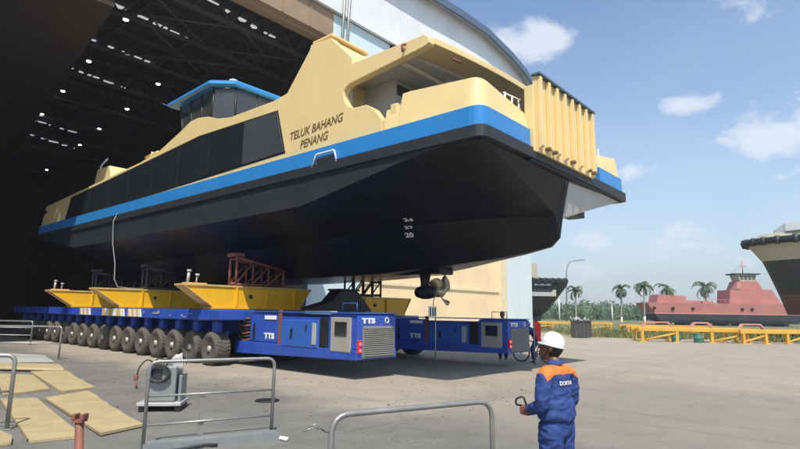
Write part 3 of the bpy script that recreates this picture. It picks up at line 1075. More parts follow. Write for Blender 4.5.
# azimuth thruster
th = MB()
th.lathe([(.36, 3.40), (.34, 3.1), (.19, 3.02), (.15, 2.75), (.16, 2.5)], 18, o=(4.6, 5.2, 0))
th.lathe([(.06, 5.62), (.17, 5.52), (.23, 5.3), (.23, 5.05), (.19, 4.85), (.14, 4.7)], 18, 'y', o=(4.6, 0, 2.45))
thr = th.obj('thruster', M['black'], ferry)
pr = MB()
pr.lathe([(.17, 4.72), (.17, 4.5), (.08, 4.38)], 14, 'y', o=(4.6, 0, 2.45))
for k in range(4):
    a0 = k * PI / 2 + .5
    rings = []
    for j in range(9):
        u = j / 8
        r_ = .12 + u * .52
        ch = (.12 + .38 * math.sin(PI * (u * .85 + .08))) * (1 if u < .95 else .45)
        pt = .75 - .35 * u
        sk = a0 + u * u * .55
        ring = []
        for (e, th_) in ((-1, 0), (0, .018), (1, 0), (0, -.018)):
            off = e * ch / 2
            ang = sk + off * math.cos(pt) / r_ * .75
            ring.append((4.6 + r_ * math.cos(ang), 4.58 + off * math.sin(pt) + th_, 2.45 + r_ * math.sin(ang)))
        rings.append(ring)
    pr.loft(rings, smooth=True)
pr.obj('propeller', M['bronze'], thr)
MB().box(4.2, 5.0, 4.3, 6.4, 3.02, 3.3, 0, .05).obj('thruster_seat', M['hull'], ferry)
MB().box(3.95, 4.35, 5.4, 6.2, 3.17, 3.24, 0, .01).obj('anode', M['white'], ferry)
for q in ((4.0, 24.9),):
    MB().lathe([(.42, 3.40), (.2, 3.0), (.2, 2.5), (.34, 2.45), (.2, 2.1)], 14, o=(4.6, 25.45, 0)).obj('thruster', M['black'], ferry)

# ------------------------------------------------------------------ transporters
def bogie_meshes():
    ty = MB()
    R_, w = .53, .28
    ty.lathe([(.30, -w * .8), (.38, -w), (.46, -w * .96), (R_, -w * .7), (R_, w * .7), (.46, w * .96), (.38, w), (.30, w * .8)], 28, 'x')
    for k in range(28):      # tread lugs
        a = 2 * PI * k / 28
        for sgn in (-1, 1):
            c = Vector((sgn * .13, math.sin(a) * (R_ + .003), math.cos(a) * (R_ + .003)))
            tx = Vector((0, math.cos(a), -math.sin(a)))
            nx = Vector((0, math.sin(a), math.cos(a)))
            ux = Vector((1, 0, 0))
            q = [c + ux * dx * .09 + tx * (dy * .026 + dx * sgn * .02) + nx * dz * .005 for dz in (-1, 1) for dy in (-1, 1) for dx in (-1, 1)]
            ty.add(q, [(0, 1, 3, 2), (4, 6, 7, 5), (0, 4, 5, 1), (1, 5, 7, 3), (3, 7, 6, 2), (2, 6, 4, 0)])
    rim = MB()
    rim.lathe([(.305, -.20), (.30, -.16), (.17, -.12), (.15, -.20), (.10, -.22), (.10, .2), (.3, .2)], 20, 'x')
    for k in range(8):
        a = 2 * PI * k / 8
        rim.lathe([(.02, -.16), (.02, -.12)], 6, 'x', o=(0, .22 * math.sin(a), .22 * math.cos(a)))
    hub = MB().lathe([(.09, -.27), (.10, -.2), (.10, -.1)], 12, 'x')
    arm = MB()
    arm.box(-.10, .10, -.16, .16, 1.05, 1.42, 0, .02)
    arm.prism([(-.13, 1.08), (.13, 1.08), (.42, .62), (.36, .48), (.22, .48), (.08, .7)], .28, .40, 'x', 0, .01)
    arm.box(-.05, .34, .22, .34, .46, .58)
    arm.tube([(0.1, -.1, 1.3), (.16, .26, .72)], .045, 8)
    return (ty.mesh('tyre', M['tyre']), rim.mesh('rim', M['rim']), hub.mesh('hub', M['rim']), arm.mesh('suspension_arm', M['tblue']))


TY, RIM, HUB, ARM = bogie_meshes()


def stripes(mb, x, y0, y1, z0, z1):
    """hazard board: slanted pale and dark bars side by side"""
    n = 6
    w = (y1 - y0) / n
    for i in range(n):
        P = [(x, y0 + i * w, z0), (x, y0 + (i + 1) * w, z0), (x, y0 + (i + 1) * w + .12, z1), (x, y0 + i * w + .12, z1)]
        P = [(px, min(max(py, y0), y1), pz) for px, py, pz in P]
        mb.add(P + [(px + .02, py, pz) for px, py, pz in P], [(0, 3, 2, 1), (4, 5, 6, 7), (0, 1, 5, 4), (1, 2, 6, 5), (2, 3, 7, 6), (3, 0, 4, 7)], i % 2)


def transporter(label, t0, s0, length, nw, dyaw):
    T = ything('transporter', label, 'transporter', t0, s0, 0, dyaw, 'blue shipyard transporters under the ferry')
    W = 1.56
    # power pack: a raked blue cabinet at the front end
    MB().prism([(0, .52), (5.85, .38), (5.85, .62), (5.8, .78), (0.0, .78)], 0, W, 'x', 0, .02).obj('chassis', M['tblue'], T)
    pk = MB().prism([(.0, .785), (5.05, .785), (5.05, 1.60), (1.2, 1.62), (1.1, 1.72), (.06, 1.72), (0, 1.66)], .04, W - .04, 'x', 0, .02)
    pack = pk.obj('power_pack', M['tblue'], T)
    MB().box(.02, .10, 3.45, 5.0, .80, 1.68, 0, .03).obj('side_panel', M['tblue'], pack)
    MB().box(-.02, .06, 1.55, 3.30, .74, 1.52, 0, .03).obj('cabinet_door', M['tblue2'], pack)
    MB().box(-.035, -.018, 1.62, 1.80, .84, 1.44, 0, .005).obj('warning_strip', M['greyplate'], pack)
    hd = MB()
    hd.box(-.05, -.018, 2.72, 2.80, .98, 1.26, 0, .01)
    hd.box(-.05, -.018, 2.05, 2.10, 1.2, 1.38, 0, .01)
    hd.box(0.0, .022, 4.72, 4.82, .86, 1.36, 0, .01)
    hd.obj('door_handle', M['black'], pack)
    MB().box(.0, .05, 3.32, 3.46, .76, 1.8).obj('lashing_post', M['rust'], pack)
    MB().box(.005, .05, 1.16, 1.50, .80, 1.6).obj('vent', M['black'], pack)
    dd = MB().box(-.015, .045, .22, 1.02, .70, 1.62, 0, .03).obj('cab_door', M['doorgrey'], pack)
    MB().box(-.03, -.014, .36, .84, 1.12, 1.50, 0, .015).obj('door_window', M['glass'], dd)
    lp = MB().box(.0, .03, 3.6, 4.2, 1.50, 1.62)
    lp.obj('data_plate', M['white'], pack)
    text_mb('TTS', .23, .008, (-.0005 + .018, 4.20, .92), (0, -1, 0), (0, 0, 1), mb=None, width=.54, offset=.012).obj('lettering', M['white'], pack)
    text_mb('TTS', .18, .008, (.20, -.006, 1.48), (1, 0, 0), (0, 0, 1), width=.50, offset=.010).obj('lettering', M['white'], pack)
    tor = MB().tube([(1.15 + .07 * math.cos(a * PI / 8), -.008, 1.55 + .07 * math.sin(a * PI / 8)) for a in range(16)], .014, 5, closed=True)
    tor.obj('emblem', M['white'], pack)
    gr = MB()
    gr.box(.22, 1.46, -.03, .06, .56, 1.40, 0, .02)
    for i in range(14):
        z = .62 + i * .055
        gr.prism([(-.055, z), (-.028, z + .012), (-.028, z + .046)], .27, 1.41, 'x')
    gr.obj('radiator_louvre', M['grille'], pack)
    hl = MB().box(.04, .15, -.05, .03, .68, 1.04, 0, .02).obj('lamp_bracket', M['red'], pack)
    for z in (.77, .94):
        MB().lathe([(.042, -.052), (.04, -.075), (.02, -.085)], 12, 'y', o=(.10, 0, z)).obj('marker_lamp', M['lampred'], hl)
    ed = MB().box(-.01, W + .01, -.012, 5.1, 1.725, 1.755)
    ed.tube([(.03, .03, 1.755), (.03, .03, 2.0), (.03, .6, 2.0), (.03, .6, 1.755)], .015, 5)
    ed.obj('top_edge', M['tblue2'], pack)
    # platform deck
    dk = MB()
    dk.box(-.95, 2.72, 5.95, length, 1.43, 1.78, 0, .02)
    dk.box(-.95, -.06, 5.2, 5.95, 1.45, 1.76, 0, .02)
    dk.box(.9, 1.75, 5.9, length, .95, 1.43)
    for i in range(int((length - 6.5) / .725)):
        dk.box(-.97, -.949, 6.5 + i * .725, 6.56 + i * .725, 1.44, 1.77)
    rc = random.Random(11)
    for i in range(14):
        y = 6.4 + rc.random() * 7
        z = 1.5 + rc.uniform(0, .15)
        dk.box(-.975, -.948, y, y + rc.uniform(.05, .25), z, z + rc.uniform(.02, .1), 1)
    deck = dk.obj('platform', [M['tblue'], M['greyplate']], T)
    for (y0, y1) in ((11.0, 12.3), (12.6, 15.0), (16.4, 17.8)):
        a = MB()
        stripes(a, -.985, y0, y1, 1.46, 1.76)
        a.obj('hazard_board', [M['white'], M['yellow_pale']], deck)
    # hydraulic hoses between the pack and the first bogie
    hs = MB()
    rh = random.Random(2)
    for i in range(8):
        z = .75 + i * .11
        hs.tube([(.1 + .08 * rh.random(), 5.1, z), (-.02 + .1 * rh.random(), 5.4, z - .1 * rh.random()), (.1, 5.75, z + .12 * rh.random()), (.4, 6.1, 1.2)], .028, 6, mi=i % 2)
    hs.obj('hydraulic_hose', [M['cable'], M['rust']], T)
    MB().box(.25, 1.3, 5.12, 5.85, .80, 1.5, 0, .04).obj('valve_block', M['black'], T)
    for row, x in enumerate((-.62, 2.30)):
        for i in range(nw):
            y = 5.95 + i * 1.30
            mir = 1 if row == 0 else -1
            w = link('wheel', HUB, T)
            w.location = (x, y, .53)
            w.rotation_euler = (0, 0, 0 if row == 0 else PI)
            link('tyre', TY, w)
            link('rim', RIM, w)
            ar = link('suspension_arm', ARM, T)
            ar.location = (x + .0 * mir, y, 0)
            ar.rotation_euler = (0, 0, 0 if row == 0 else PI)
    return T


transporter('near blue transporter, sunlit along its long row of dusty wheels, end cabinet marked TTS', .38, 4.15, 29.5, 18, -1.2)
TF = transporter('far blue transporter standing in the shade beneath the bow, its end by the red flag', 6.28, 3.05, 29.5, 18, 0)


TF.scale = (1, 1, .915)

# ------------------------------------------------------------------ yellow cradle beams
def cradle_beam(label, s, t0, t1, z0, z1, w=.62, slope=1.15, slope2=.55, mt='yellow', dyaw=0, plank=True):
    T = ything('cradle_beam', label, 'steel beam', t0, s, z0, dyaw, 'yellow cradle beams across the transporters')
    Ln, h = t1 - t0, z1 - z0
    tf = .06
    web = MB()
    for y in (.04, w - .07):
        web.prism([(.03, h - tf), (Ln - .03 - slope2 * .0, h - tf), (Ln - slope2, tf), (slope, tf)], y, y + .03, 'y')
    web.obj('web', M[mt], T)
    fl = MB().box(-.02, Ln, 0, w, h - tf + .002, h)
    fl.obj('top_flange', M['yellow_pale'], T)
    MB().box(slope - .05, Ln - slope2 + .05, -.02, w + .02, 0.0, tf).obj('bottom_flange', M[mt], T)
    en = MB().prism([(0.0, h - tf - .002), (.035, h - tf - .002), (slope + .03, tf + .002), (slope - .01, tf + .002)], .0, w, 'y')
    en.prism([(Ln - .04, h - tf - .002), (Ln, h - tf - .002), (Ln - slope2 + .03, tf + .002), (Ln - slope2 - .02, tf + .002)], .0, w, 'y')
    en.obj('end_plate', M['yellow_pale'], T)
    sf = MB()
    x = slope + .85
    while x < Ln - slope2 - .1:
        sf.box(x, x + .05, -.03, .04, tf + .01, h - tf - .01)
        sf.box(x, x + .05, w - .04, w + .03, tf + .01, h - tf - .01)
        x += 1.25
    sf.obj('stiffener', M[mt], T)
    lu = MB()
    x = slope + 1.45
    while x < Ln - slope2:
        lu.lathe([(.07, .012), (.07, .035)], 12, 'y', o=(x, 0, h * .55))
        x += 2.5
    lu.obj('lifting_hole', M['black'], T)
    return T


cradle_beam('yellow cradle beam with raked end nearest the camera, red trestle on its top', 10.4, -1.2, 4.0, 1.80, 2.60, slope=1.05)
b2 = cradle_beam('yellow cradle beam in the middle, thin hose hanging down onto its top', 17.7, -1.2, 4.0, 1.80, 2.60, slope=1.05)
b3 = cradle_beam('dim yellow cradle beam deepest inside the hall mouth', 23.4, -1.15, 4.0, 1.80, 2.60, slope=1.05)
cradle_beam('short mustard cradle beam on the far transporter, behind the TTS end cabinet', 9.0, 4.45, 8.45, 1.635, 2.36, slope=.3, slope2=.45)


def small_props(name, label, t, s, z, n):
    T = ything(name, label, 'steel posts', t, s, z)
    m = MB()
    m.box(0, .75, 0, .25, 0, .05)
    m.obj('foot_plate', M['yellow_pale'], T)
    for k in range(n):
        p = MB()
        x = .12 + k * .3
        p.tube([(x, .12, .05), (x + .03, .12, .42 - .12 * k)], .05 if k == 0 else .03, 8)
        p.lathe([(.075, .40 - .12 * k), (.075, .47 - .12 * k)], 10, o=(x + .03, .12, 0))
        p.obj('post', M['greyplate'], T)


small_props('prop_stand', 'small grey screw posts standing on the near end of the nearest yellow beam', -1.0, 10.7, 2.602, 2)
small_props('prop_stand', 'small screw posts on the outer end of the dim yellow beam deepest in the hall', -.95, 23.7, 2.602, 2)


def trestle(label, t0, s, z0, w, d, hA, hB, m, group=None):
    T = ything('trestle', label, 'trestle', t0, s, z0, 0, 'steel trestles holding up the hull')
    f = MB()
    for y in (0, d):
        f.tube([(0, y, 0), (0, y, hA)], .055, 4)
        f.tube([(w, y, 0), (w, y, hB)], .055, 4)
        f.tube([(0, y, hA - .05), (w, y, hB - .05)], .055, 4)
        f.tube([(0, y, .06), (w, y, .06)], .045, 4)
    for x, h in ((0, hA), (w, hB)):
        f.tube([(x, 0, h - .1), (x, d, h - .1)], .05, 4)
        f.tube([(x, 0, .08), (x, d, .08)], .05, 4)
    f.obj('frame', m, T)
    g2 = MB()
    n = 3
    for y in (0, d):
        for k in range(n):
            x0, x1 = w * k / n, w * (k + 1) / n
            h0, h1 = hA + (hB - hA) * k / n, hA + (hB - hA) * (k + 1) / n
            g2.tube([(x0, y, .08), (x1, y, h1 - .08)], .035, 4)
            if k:
                g2.tube([(x0, y, .05), (x0, y, h0 - .06)], .04, 4)
    g2.obj('bracing', m, T)
    MB().box(-.12, .25, -.05, d + .05, hA - .02, hA + .10).obj('packing_block', m, T)


trestle('red oxide lattice trestle on top of the nearest yellow beam, against the hull', .72, 10.5, 2.602, 2.0, .42, 1.04, .70, M['rust'])
trestle('black lattice trestle on the mustard beam under the keel', 5.0, 9.1, 2.362, 1.6, .45, .72, .72, M['black'])
trestle('dark trestle on the middle yellow beam inside the hall mouth', .9, 17.8, 2.602, 1.9, .42, 1.0, .7, M['steel'])
trestle('dark trestle on the deepest yellow beam, almost lost in the hall shade', .9, 23.5, 2.602, 1.9, .42, 1.0, .7, M['steel'])

# dark saddle block under the keel beside the near cabinet
T = ything('keel_block', 'black raked steel block under the keel between the two transporters', 'block', 2.6, 8.6, 1.78)
MB().prism([(0, 0), (3.0, 0), (2.2, .75), (1.3, .75), (.9, .35), (0, .12)], 0, .6, 'y', 0, .02).obj('web_plate', M['black'], T)
MB().box(1.25, 2.25, -.05, .65, .752, .82).obj('bearing_pad', M['rub'], T)

# hose from the deck edge
hz = MB().tube([yard(-.02, 19.3, 6.0), yard(-.16, 19.28, 5.6), yard(-.14, 19.15, 4.6), yard(-.14, 18.7, 3.7), yard(-.2, 18.45, 3.0), yard(-.1, 18.3, 2.68), yard(.3, 18.2, 2.63), yard(.9, 18.0, 2.63)], .022, 7)
tag(hz.obj('hose', M['machine']), 'thin grey hose hanging from the ferry deck down to the middle yellow beam', 'hose')

# red flag board at the end of the far transporter
T = ything('warning_flag', 'red warning flag on a thin post at the end of the far transporter', 'flag', 8.05, 3.0, 0)
MB().tube([(0, 0, 0), (0, 0, 1.62)], .025, 8).obj('post', M['galv'], T)
fl = MB()
rows = []
for i in range(7):
    z = 1.60 - i * .115
    rows.append([(.02 + .055 * j + .012 * i, .05 * math.sin(j * 1.4 + i * .7), z - .02 * j) for j in range(8)])
vs = [p for rw_ in rows for p in rw_]
fs = [(i * 8 + j, i * 8 + j + 1, (i + 1) * 8 + j + 1, (i + 1) * 8 + j) for i in range(6) for j in range(7)]
fl.add(vs, fs, 0, True)
fo = fl.obj('cloth', M['red'], T)
sol = fo.modifiers.new('thick', 'SOLIDIFY')
sol.thickness = .012
MB().box(.0, .02, -.02, .02, .0, .02).obj('foot', M['galv'], T)

# paper notice hung on the rail of the far transporter
T = ything('notice_board', 'white notice board with dark bars on a thin post by the far transporter', 'sign', 3.85, 4.4, 0)
MB().tube([(.28, 0, 0), (.28, 0, 1.85)], .02, 7).obj('post', M['galv'], T)
MB().box(-.10, .30, -.03, -.005, 1.62, 1.98, 0, .01).obj('board', M['white'], T)
q = MB()
for x in (-.06, .08, .19):
    q.box(x, x + .06, -.036, -.031, 1.67, 1.93)
q.obj('dark_bar', M['tugblack'], T)

# ------------------------------------------------------------------ people
def skin_part(nodes, edges, sub=2):
    """nodes: [(pos, radius)], first one is the root"""
    me = bpy.data.meshes.new('limb')
    me.from_pydata([n_[0] for n_ in nodes], edges, [])
    o = bpy.data.objects.new('limb', me)
    COL.objects.link(o)
    sk = o.modifiers.new('skin', 'SKIN')
    sk.use_smooth_shade = True
    sk.branch_smoothing = .4
    for i, n_ in enumerate(nodes):
        r = n_[1]
        me.skin_vertices[0].data[i].radius = r if isinstance(r, tuple) else (r, r)
    me.skin_vertices[0].data[0].use_root = True
    ss = o.modifiers.new('sub', 'SUBSURF')
    ss.levels = ss.render_levels = sub
    dg = bpy.context.evaluated_depsgraph_get()
    em = bpy.data.meshes.new_from_object(o.evaluated_get(dg))
    mb = MB().add([v.co.copy() for v in em.vertices], [list(p.vertices) for p in em.polygons], 0, True)
    bpy.data.objects.remove(o)
    bpy.data.meshes.remove(me)
    bpy.data.meshes.remove(em)
    return mb


def fuse(parts, voxel):
    mb = MB()
    for p in parts:
        mb.add(p.v, p.f, 0, True)
    me = mb.mesh('fused', [], True)
    o = bpy.data.objects.new('fused', me)
    COL.objects.link(o)
    rm = o.modifiers.new('r', 'REMESH')
    rm.mode = 'VOXEL'
    rm.voxel_size = voxel
    rm.use_smooth_shade = True
    smo = o.modifiers.new('s', 'SMOOTH')
    smo.factor = .5
    smo.iterations = 3
    dg = bpy.context.evaluated_depsgraph_get()
    em = bpy.data.meshes.new_from_object(o.evaluated_get(dg))
    bpy.data.objects.remove(o)
    return em


def hand_parts(wrist, direction, palm_n, scale=1.0, side=1, curl=.9):
    """palm and five separate curled fingers; side=1: thumb on the +cross side"""
    d = Vector(direction).normalized()
    n = Vector(palm_n)
    n = (n - d * n.dot(d)).normalized()
    c = d.cross(n) * side
    w = Vector(wrist)
    k = scale
    parts = []
    palm = [(w, .024 * k), (w + d * .035 * k, (.036 * k, .02 * k)), (w + d * .085 * k, (.040 * k, .018 * k))]
    parts.append(skin_part(palm, [(0, 1), (1, 2)], 1))
    lens = [.062, .072, .066, .05]
    for i in range(4):
        base = w + d * .088 * k + c * (.030 - .020 * i) * k
        pts = [base - d * .02 * k, base]
        a = 0.0
        dirn = d.copy()
        for j in range(3):
            a += curl * (.55, .8, .6)[j]
            dirn = (d * math.cos(a) + n * math.sin(a)).normalized()
            pts.append(pts[-1] + dirn * lens[i] * (.45, .32, .25)[j] * k)
        parts.append(skin_part([(p, (.0095 - .001 * q) * k) for q, p in enumerate(pts)], [(q, q + 1) for q in range(len(pts) - 1)], 1))
    b = w + d * .025 * k + c * .03 * k
    tp = [b - c * .012 * k, b + (c * .8 + d * .5) * .028 * k, b + (c * .75 + d * 1.0 + n * .45) * .045 * k, b + (c * .5 + d * 1.2 + n * .9) * .055 * k]
    parts.append(skin_part([(p, (.012 - .0012 * q) * k) for q, p in enumerate(tp)], [(0, 1), (1, 2), (2, 3)], 1))
    return parts


def head_parts(c, fwd, k=1.0):
    """head centred on c, facing fwd (unit, horizontal-ish)"""
    f = Vector(fwd).normalized()
    up = Vector((0, 0, 1))
    r = f.cross(up).normalized()
    up = r.cross(f)
    P = lambda x, y, z: Vector(c) + (r * x + f * y + up * z) * k
    m = MB()
    # skull and face as stacked rings (width, front, back) from the chin to the crown
    prof = [(-.115, .020, .062, -.010), (-.105, .036, .080, -.005), (-.085, .048, .088, .030), (-.055, .058, .090, .062), (-.02, .066, .090, .082),
            (.015, .071, .089, .094), (.05, .073, .090, .097), (.085, .066, .080, .088), (.11, .046, .055, .064), (.122, .016, .02, .03)]
    rings = []
    for (z, w, fr, bk) in prof:
        ring = []
        for i in range(20):
            a = 2 * PI * i / 20
            x = w * math.sin(a)
            cy = math.cos(a)
            y = fr * cy if cy > 0 else bk * cy
            ring.append(P(x, y, z))
        rings.append(ring)
    m.loft(rings, smooth=True)
    parts = [m]
    parts.append(skin_part([(P(0, .088, .03), .009 * k), (P(0, .102, .0), .011 * k), (P(0, .112, -.022), .014 * k), (P(0, .088, -.03), .012 * k)], [(0, 1), (1, 2), (2, 3)], 1))
    for s_ in (-1, 1):
        parts.append(skin_part([(P(s_ * .070, -.005, .022), .012 * k), (P(s_ * .082, -.015, .02), .016 * k), (P(s_ * .080, -.01, -.008), .015 * k), (P(s_ * .072, 0, -.026), .010 * k)], [(0, 1), (1, 2), (2, 3)], 1))
        parts.append(skin_part([(P(s_ * .015, .092, .038), .009 * k), (P(s_ * .045, .083, .040), .009 * k)], [(0, 1)], 1))
    parts.append(skin_part([(P(-.024, .085, -.058), .008 * k), (P(0, .094, -.056), .010 * k), (P(.024, .085, -.058), .008 * k)], [(0, 1), (1, 2)], 1))
    return parts, P


def person(label, loc, rz, sc, pose, hat=True, back=None, group=None, fine=.009):
    T = thing('person', label, 'person', loc, rz, group)
    J = {k: Vector(v) * sc for k, v in pose.items() if k not in ('face',)}
    r = sc
    dn = (J['pelvis'] - J['waist']).normalized()
    torso = [(J['pelvis'] + dn * .13 * r, (.140 * r, .118 * r)), (J['pelvis'] + dn * .02 * r, (.168 * r, .135 * r)), (J['waist'], (.160 * r, .128 * r)), (J['chest'], (.176 * r, .126 * r)), (J['upper'], (.150 * r, .104 * r)),
             (J['upper'] * .45 + J['neck'] * .55, (.085 * r, .072 * r)), (J['neck'], .052 * r), (J['head'], .05 * r)]
    parts = [skin_part(torso, [(i, i + 1) for i in range(7)], 2)]
    for s_ in 'LR':
        sg = -1 if s_ == 'L' else 1
        arm = [(J['upper'] * .6 + J['neck'] * .4 + Vector((sg * .045, 0, -.03)) * r, .062 * r), (J['sh' + s_] * .5 + J['upper'] * .5 + Vector((sg * .02, 0, .016)) * r, .074 * r), (J['sh' + s_], .078 * r), (J['sh' + s_] * .5 + J['el' + s_] * .5, .070 * r), (J['el' + s_], .064 * r),
               (J['el' + s_] * .45 + J['wr' + s_] * .55, .056 * r), (J['el' + s_] * .1 + J['wr' + s_] * .9, .046 * r), (J['wr' + s_], .030 * r)]
        parts.append(skin_part(arm, [(i, i + 1) for i in range(7)], 2))
        hip = J['pelvis'] + Vector((sg * .075, 0, -.04)) * r
        leg = [(hip + Vector((0, 0, .10)) * r, .112 * r), (hip, .116 * r), (hip * .55 + J['kn' + s_] * .45, .106 * r), (J['kn' + s_], .088 * r), (J['kn' + s_] * .6 + J['an' + s_] * .4, .084 * r), (J['an' + s_], .072 * r)]
        parts.append(skin_part(leg, [(i, i + 1) for i in range(5)], 2))
        parts += hand_parts(J['wr' + s_], J['hd' + s_], J['pn' + s_], 1.0 * r, sg, pose.get('curl', (.9,))[0] if False else .9)
    hem = MB()
    hr_ = [(J['pelvis'] + Vector((0, 0, .045)) * r, .176, .140), (J['pelvis'] + Vector((0, 0, .075)) * r, .186, .148), (J['waist'] + Vector((0, 0, .06)) * r, .172, .134), (J['waist'] + Vector((0, 0, .10)) * r, .12, .09)]
    hem.loft([[(c.x + rx * r * math.cos(2 * PI * i / 24) * (1 + .025 * math.sin(5 * i)), c.y + ry * r * math.sin(2 * PI * i / 24) * (1 + .03 * math.sin(4 * i + 1)), c.z) for i in range(24)] for c, rx, ry in hr_])
    parts.append(hem)
    hp, P = head_parts(J['head'] + Vector((0, .01, .055)) * r, pose['face'], r)
    parts += hp
    body = fuse(parts, fine)
    # skin, cloth and shoulder yoke by region of the one continuous body
    for m in (M['cover'], M['skin'], M['orange']):
        body.materials.append(m)
    hz_ = (J['neck'].z + .012 * r)
    for p in body.polygons:
        c = p.center
        mi = 0
        if c.z > hz_ + .25 * (J['neck'].y - c.y):
            mi = 1
        for s_ in 'LR':
            w, d = J['wr' + s_], J['hd' + s_].normalized()
            if (c - w).dot(d) > -.012 and (c - w).length < .24 * r:
                mi = 1
        if mi == 0 and back and c.z > J['upper'].z + (.004 - .55 * max(0, abs(c.x) / r - .12)) * r and abs(c.x) < .215 * r:
            mi = 2
        p.material_index = mi
    # creases of loose cloth
    import mathutils
    clothv = set()
    for p in body.polygons:
        if p.material_index != 1:
            clothv.update(p.vertices)
    skinv = set()
    for p in body.polygons:
        if p.material_index == 1:
            skinv.update(p.vertices)
    nrm_ = [v_.normal.copy() for v_ in body.vertices]
    for i in clothv - skinv:
        v_ = body.vertices[i]
        q = v_.co / r
        a_ = mathutils.noise.fractal(Vector((q.x * 9, q.y * 9, q.z * 17 + 3 * q.x)), 1.0, 2.0, 3)
        b_ = 1 - abs(mathutils.noise.noise(Vector((q.x * 6 + 5, q.y * 6, q.z * 13 - 6 * q.x))))
        v_.co = v_.co + nrm_[i] * (a_ * .0065 + (b_ ** 4) * .010 - .003) * r
    for p in body.polygons:
        p.use_smooth = True
    bo = link('body', body, T)
    # collar
    cl = MB()
    n_ = J['neck']
    ringA = [(n_.x + .072 * r * math.cos(a), n_.y - .004 + .070 * r * math.sin(a), n_.z - .018 * r + .012 * math.sin(a) * -1) for a in [2 * PI * i / 20 for i in range(20)]]
    ringB = [(n_.x + .064 * r * math.cos(a), n_.y - .004 + .062 * r * math.sin(a), n_.z + .028 * r) for a in [2 * PI * i / 20 for i in range(20)]]
    ringC = [(n_.x + .056 * r * math.cos(a), n_.y - .004 + .056 * r * math.sin(a), n_.z + .020 * r) for a in [2 * PI * i / 20 for i in range(20)]]
    cl.loft([ringA, ringB, ringC], cap=False, smooth=True)
    cl.obj('collar', M['cover'], T)
    for s_ in 'LR':
        a = J['an' + s_]
        bt = skin_part([(a + Vector((0, 0, .05)), .056 * r), (a + Vector((0, -.01, -.035)), .05 * r), (a + Vector((0, .07, -.045)) * 1.0, (.046 * r, .034 * r)), (a + Vector((0, .15, -.052)), (.044 * r, .026 * r))], [(0, 1), (1, 2), (2, 3)], 2)
        bt.obj('boot', M['boot'], T)
    if hat:
        hm_ = MB()
        rings = []
        for (z, w, fr, bk) in [(.026, .087, .101, .106), (.042, .088, .101, .107), (.074, .084, .096, .102), (.104, .073, .080, .088), (.128, .051, .055, .061), (.141, .025, .028, .031), (.144, .006, .006, .006)]:
            rings.append([P(w * math.sin(2 * PI * i / 28), (fr if math.cos(2 * PI * i / 28) > 0 else bk) * math.cos(2 * PI * i / 28), z) for i in range(28)])
        hm_.loft(rings, smooth=True)
        ho = hm_.obj('helmet', M['helmet'], T)
        br = MB()
        ra, rb = [], []
        for i in range(28):
            a = 2 * PI * i / 28
            fw = max(0, math.cos(a)) ** 2
            w, f_, b_ = .090, .103 + .024 * fw, .108
            ra.append(P(w * math.sin(a), (f_ if math.cos(a) > 0 else b_) * math.cos(a), .030 - .012 * fw))
            rb.append(P((w + .006) * math.sin(a), (f_ + .006 if math.cos(a) > 0 else b_ + .006) * math.cos(a), .024 - .012 * fw))
        br.loft([[p + Vector((0, 0, .008)) for p in ra], rb, [p - Vector((0, 0, .002)) for p in ra]], smooth=True)
        br.obj('brim', M['helmet'], ho)
        rd_ = MB()
        rd_.tube([P(0, .070 * math.cos(PI * i / 8), .104 + .040 * math.sin(PI * i / 8)) for i in range(9)], .007, 6)
        rd_.obj('crown_ridge', M['helmet'], ho)
        st_ = MB()
        st_.tube([P(-.078, -.01, .03), P(-.07, .03, -.06), P(-.03, .06, -.118), P(.03, .06, -.118), P(.07, .03, -.06), P(.078, -.01, .03)], .005, 5)
        st_.obj('chin_strap', M['black'], ho)
    hr = MB()
    rings = []
    for (z, w, fr, bk) in [(-.062, .057, -.03, .068), (-.03, .068, -.01, .086), (0.0, .074, .0, .098), (.04, .077, .03, .102), (.085, .071, .07, .094), (.115, .05, .055, .07), (.128, .015, .02, .03)]:
        rings.append([P(w * math.sin(2 * PI * i / 20), (fr if math.cos(2 * PI * i / 20) > 0 else bk) * math.cos(2 * PI * i / 20), z) for i in range(20)])
    hr.loft(rings, smooth=True)
    hr.obj('hair', M['hair'], T)
    if back:
        text_on_back(back, T, bo, J, r)
    return T


def text_on_back(txt, T, bo, J, r):
    me = bo.data
    bv = BVHTree.FromPolygons([v.co for v in me.vertices], [list(p.vertices) for p in me.polygons])
    m = text_mb(txt, .048 * r, .004, (-.082 * r, -.3, J['upper'].z - .085 * r), (1, 0, 0), (0, 0, 1), width=.150 * r, offset=.0006)
    out = []
    for p in m.v:
        ys = []
        for dx in (-.016, 0, .016):
            for dz in (-.02, 0, .02):
                h = bv.ray_cast(Vector((p[0] + dx, -1, p[2] + dz)), Vector((0, 1, 0)))
                if h[0]:
                    ys.append(h[0].y)
        y = min(ys) if ys else -.12
        out.append((p[0], y - .006 - (-.3 - p[1]) * .5, p[2]))
    m.v = out
    m.obj('back_lettering', M['white'], T)


POSE_CONTROL = dict(pelvis=(0, 0, .86), waist=(0, .0, 1.00), chest=(0, .005, 1.16), upper=(0, -.012, 1.285), neck=(0, .0, 1.375), head=(0, .022, 1.44),
                    shL=(-.168, -.015, 1.285), elL=(-.235, -.03, 1.03), wrL=(-.125, .205, .965), hdL=(.55, .78, -.25), pnL=(.75, -.45, -.35),
                    shR=(.168, -.015, 1.285), elR=(.225, -.02, 1.03), wrR=(.055, .225, .955), hdR=(-.75, .6, -.2), pnR=(-.5, -.7, -.4),
                    knL=(-.095, .02, .46), anL=(-.10, -.02, .085), knR=(.095, .02, .46), anR=(.11, -.03, .085), face=(-.42, .9, .24))
person('man in blue coveralls with orange shoulders and a white helmet seen from behind', (1.375, 4.86, 0), R(37), 1.0, POSE_CONTROL, True, 'DOKSIN', fine=.0075)
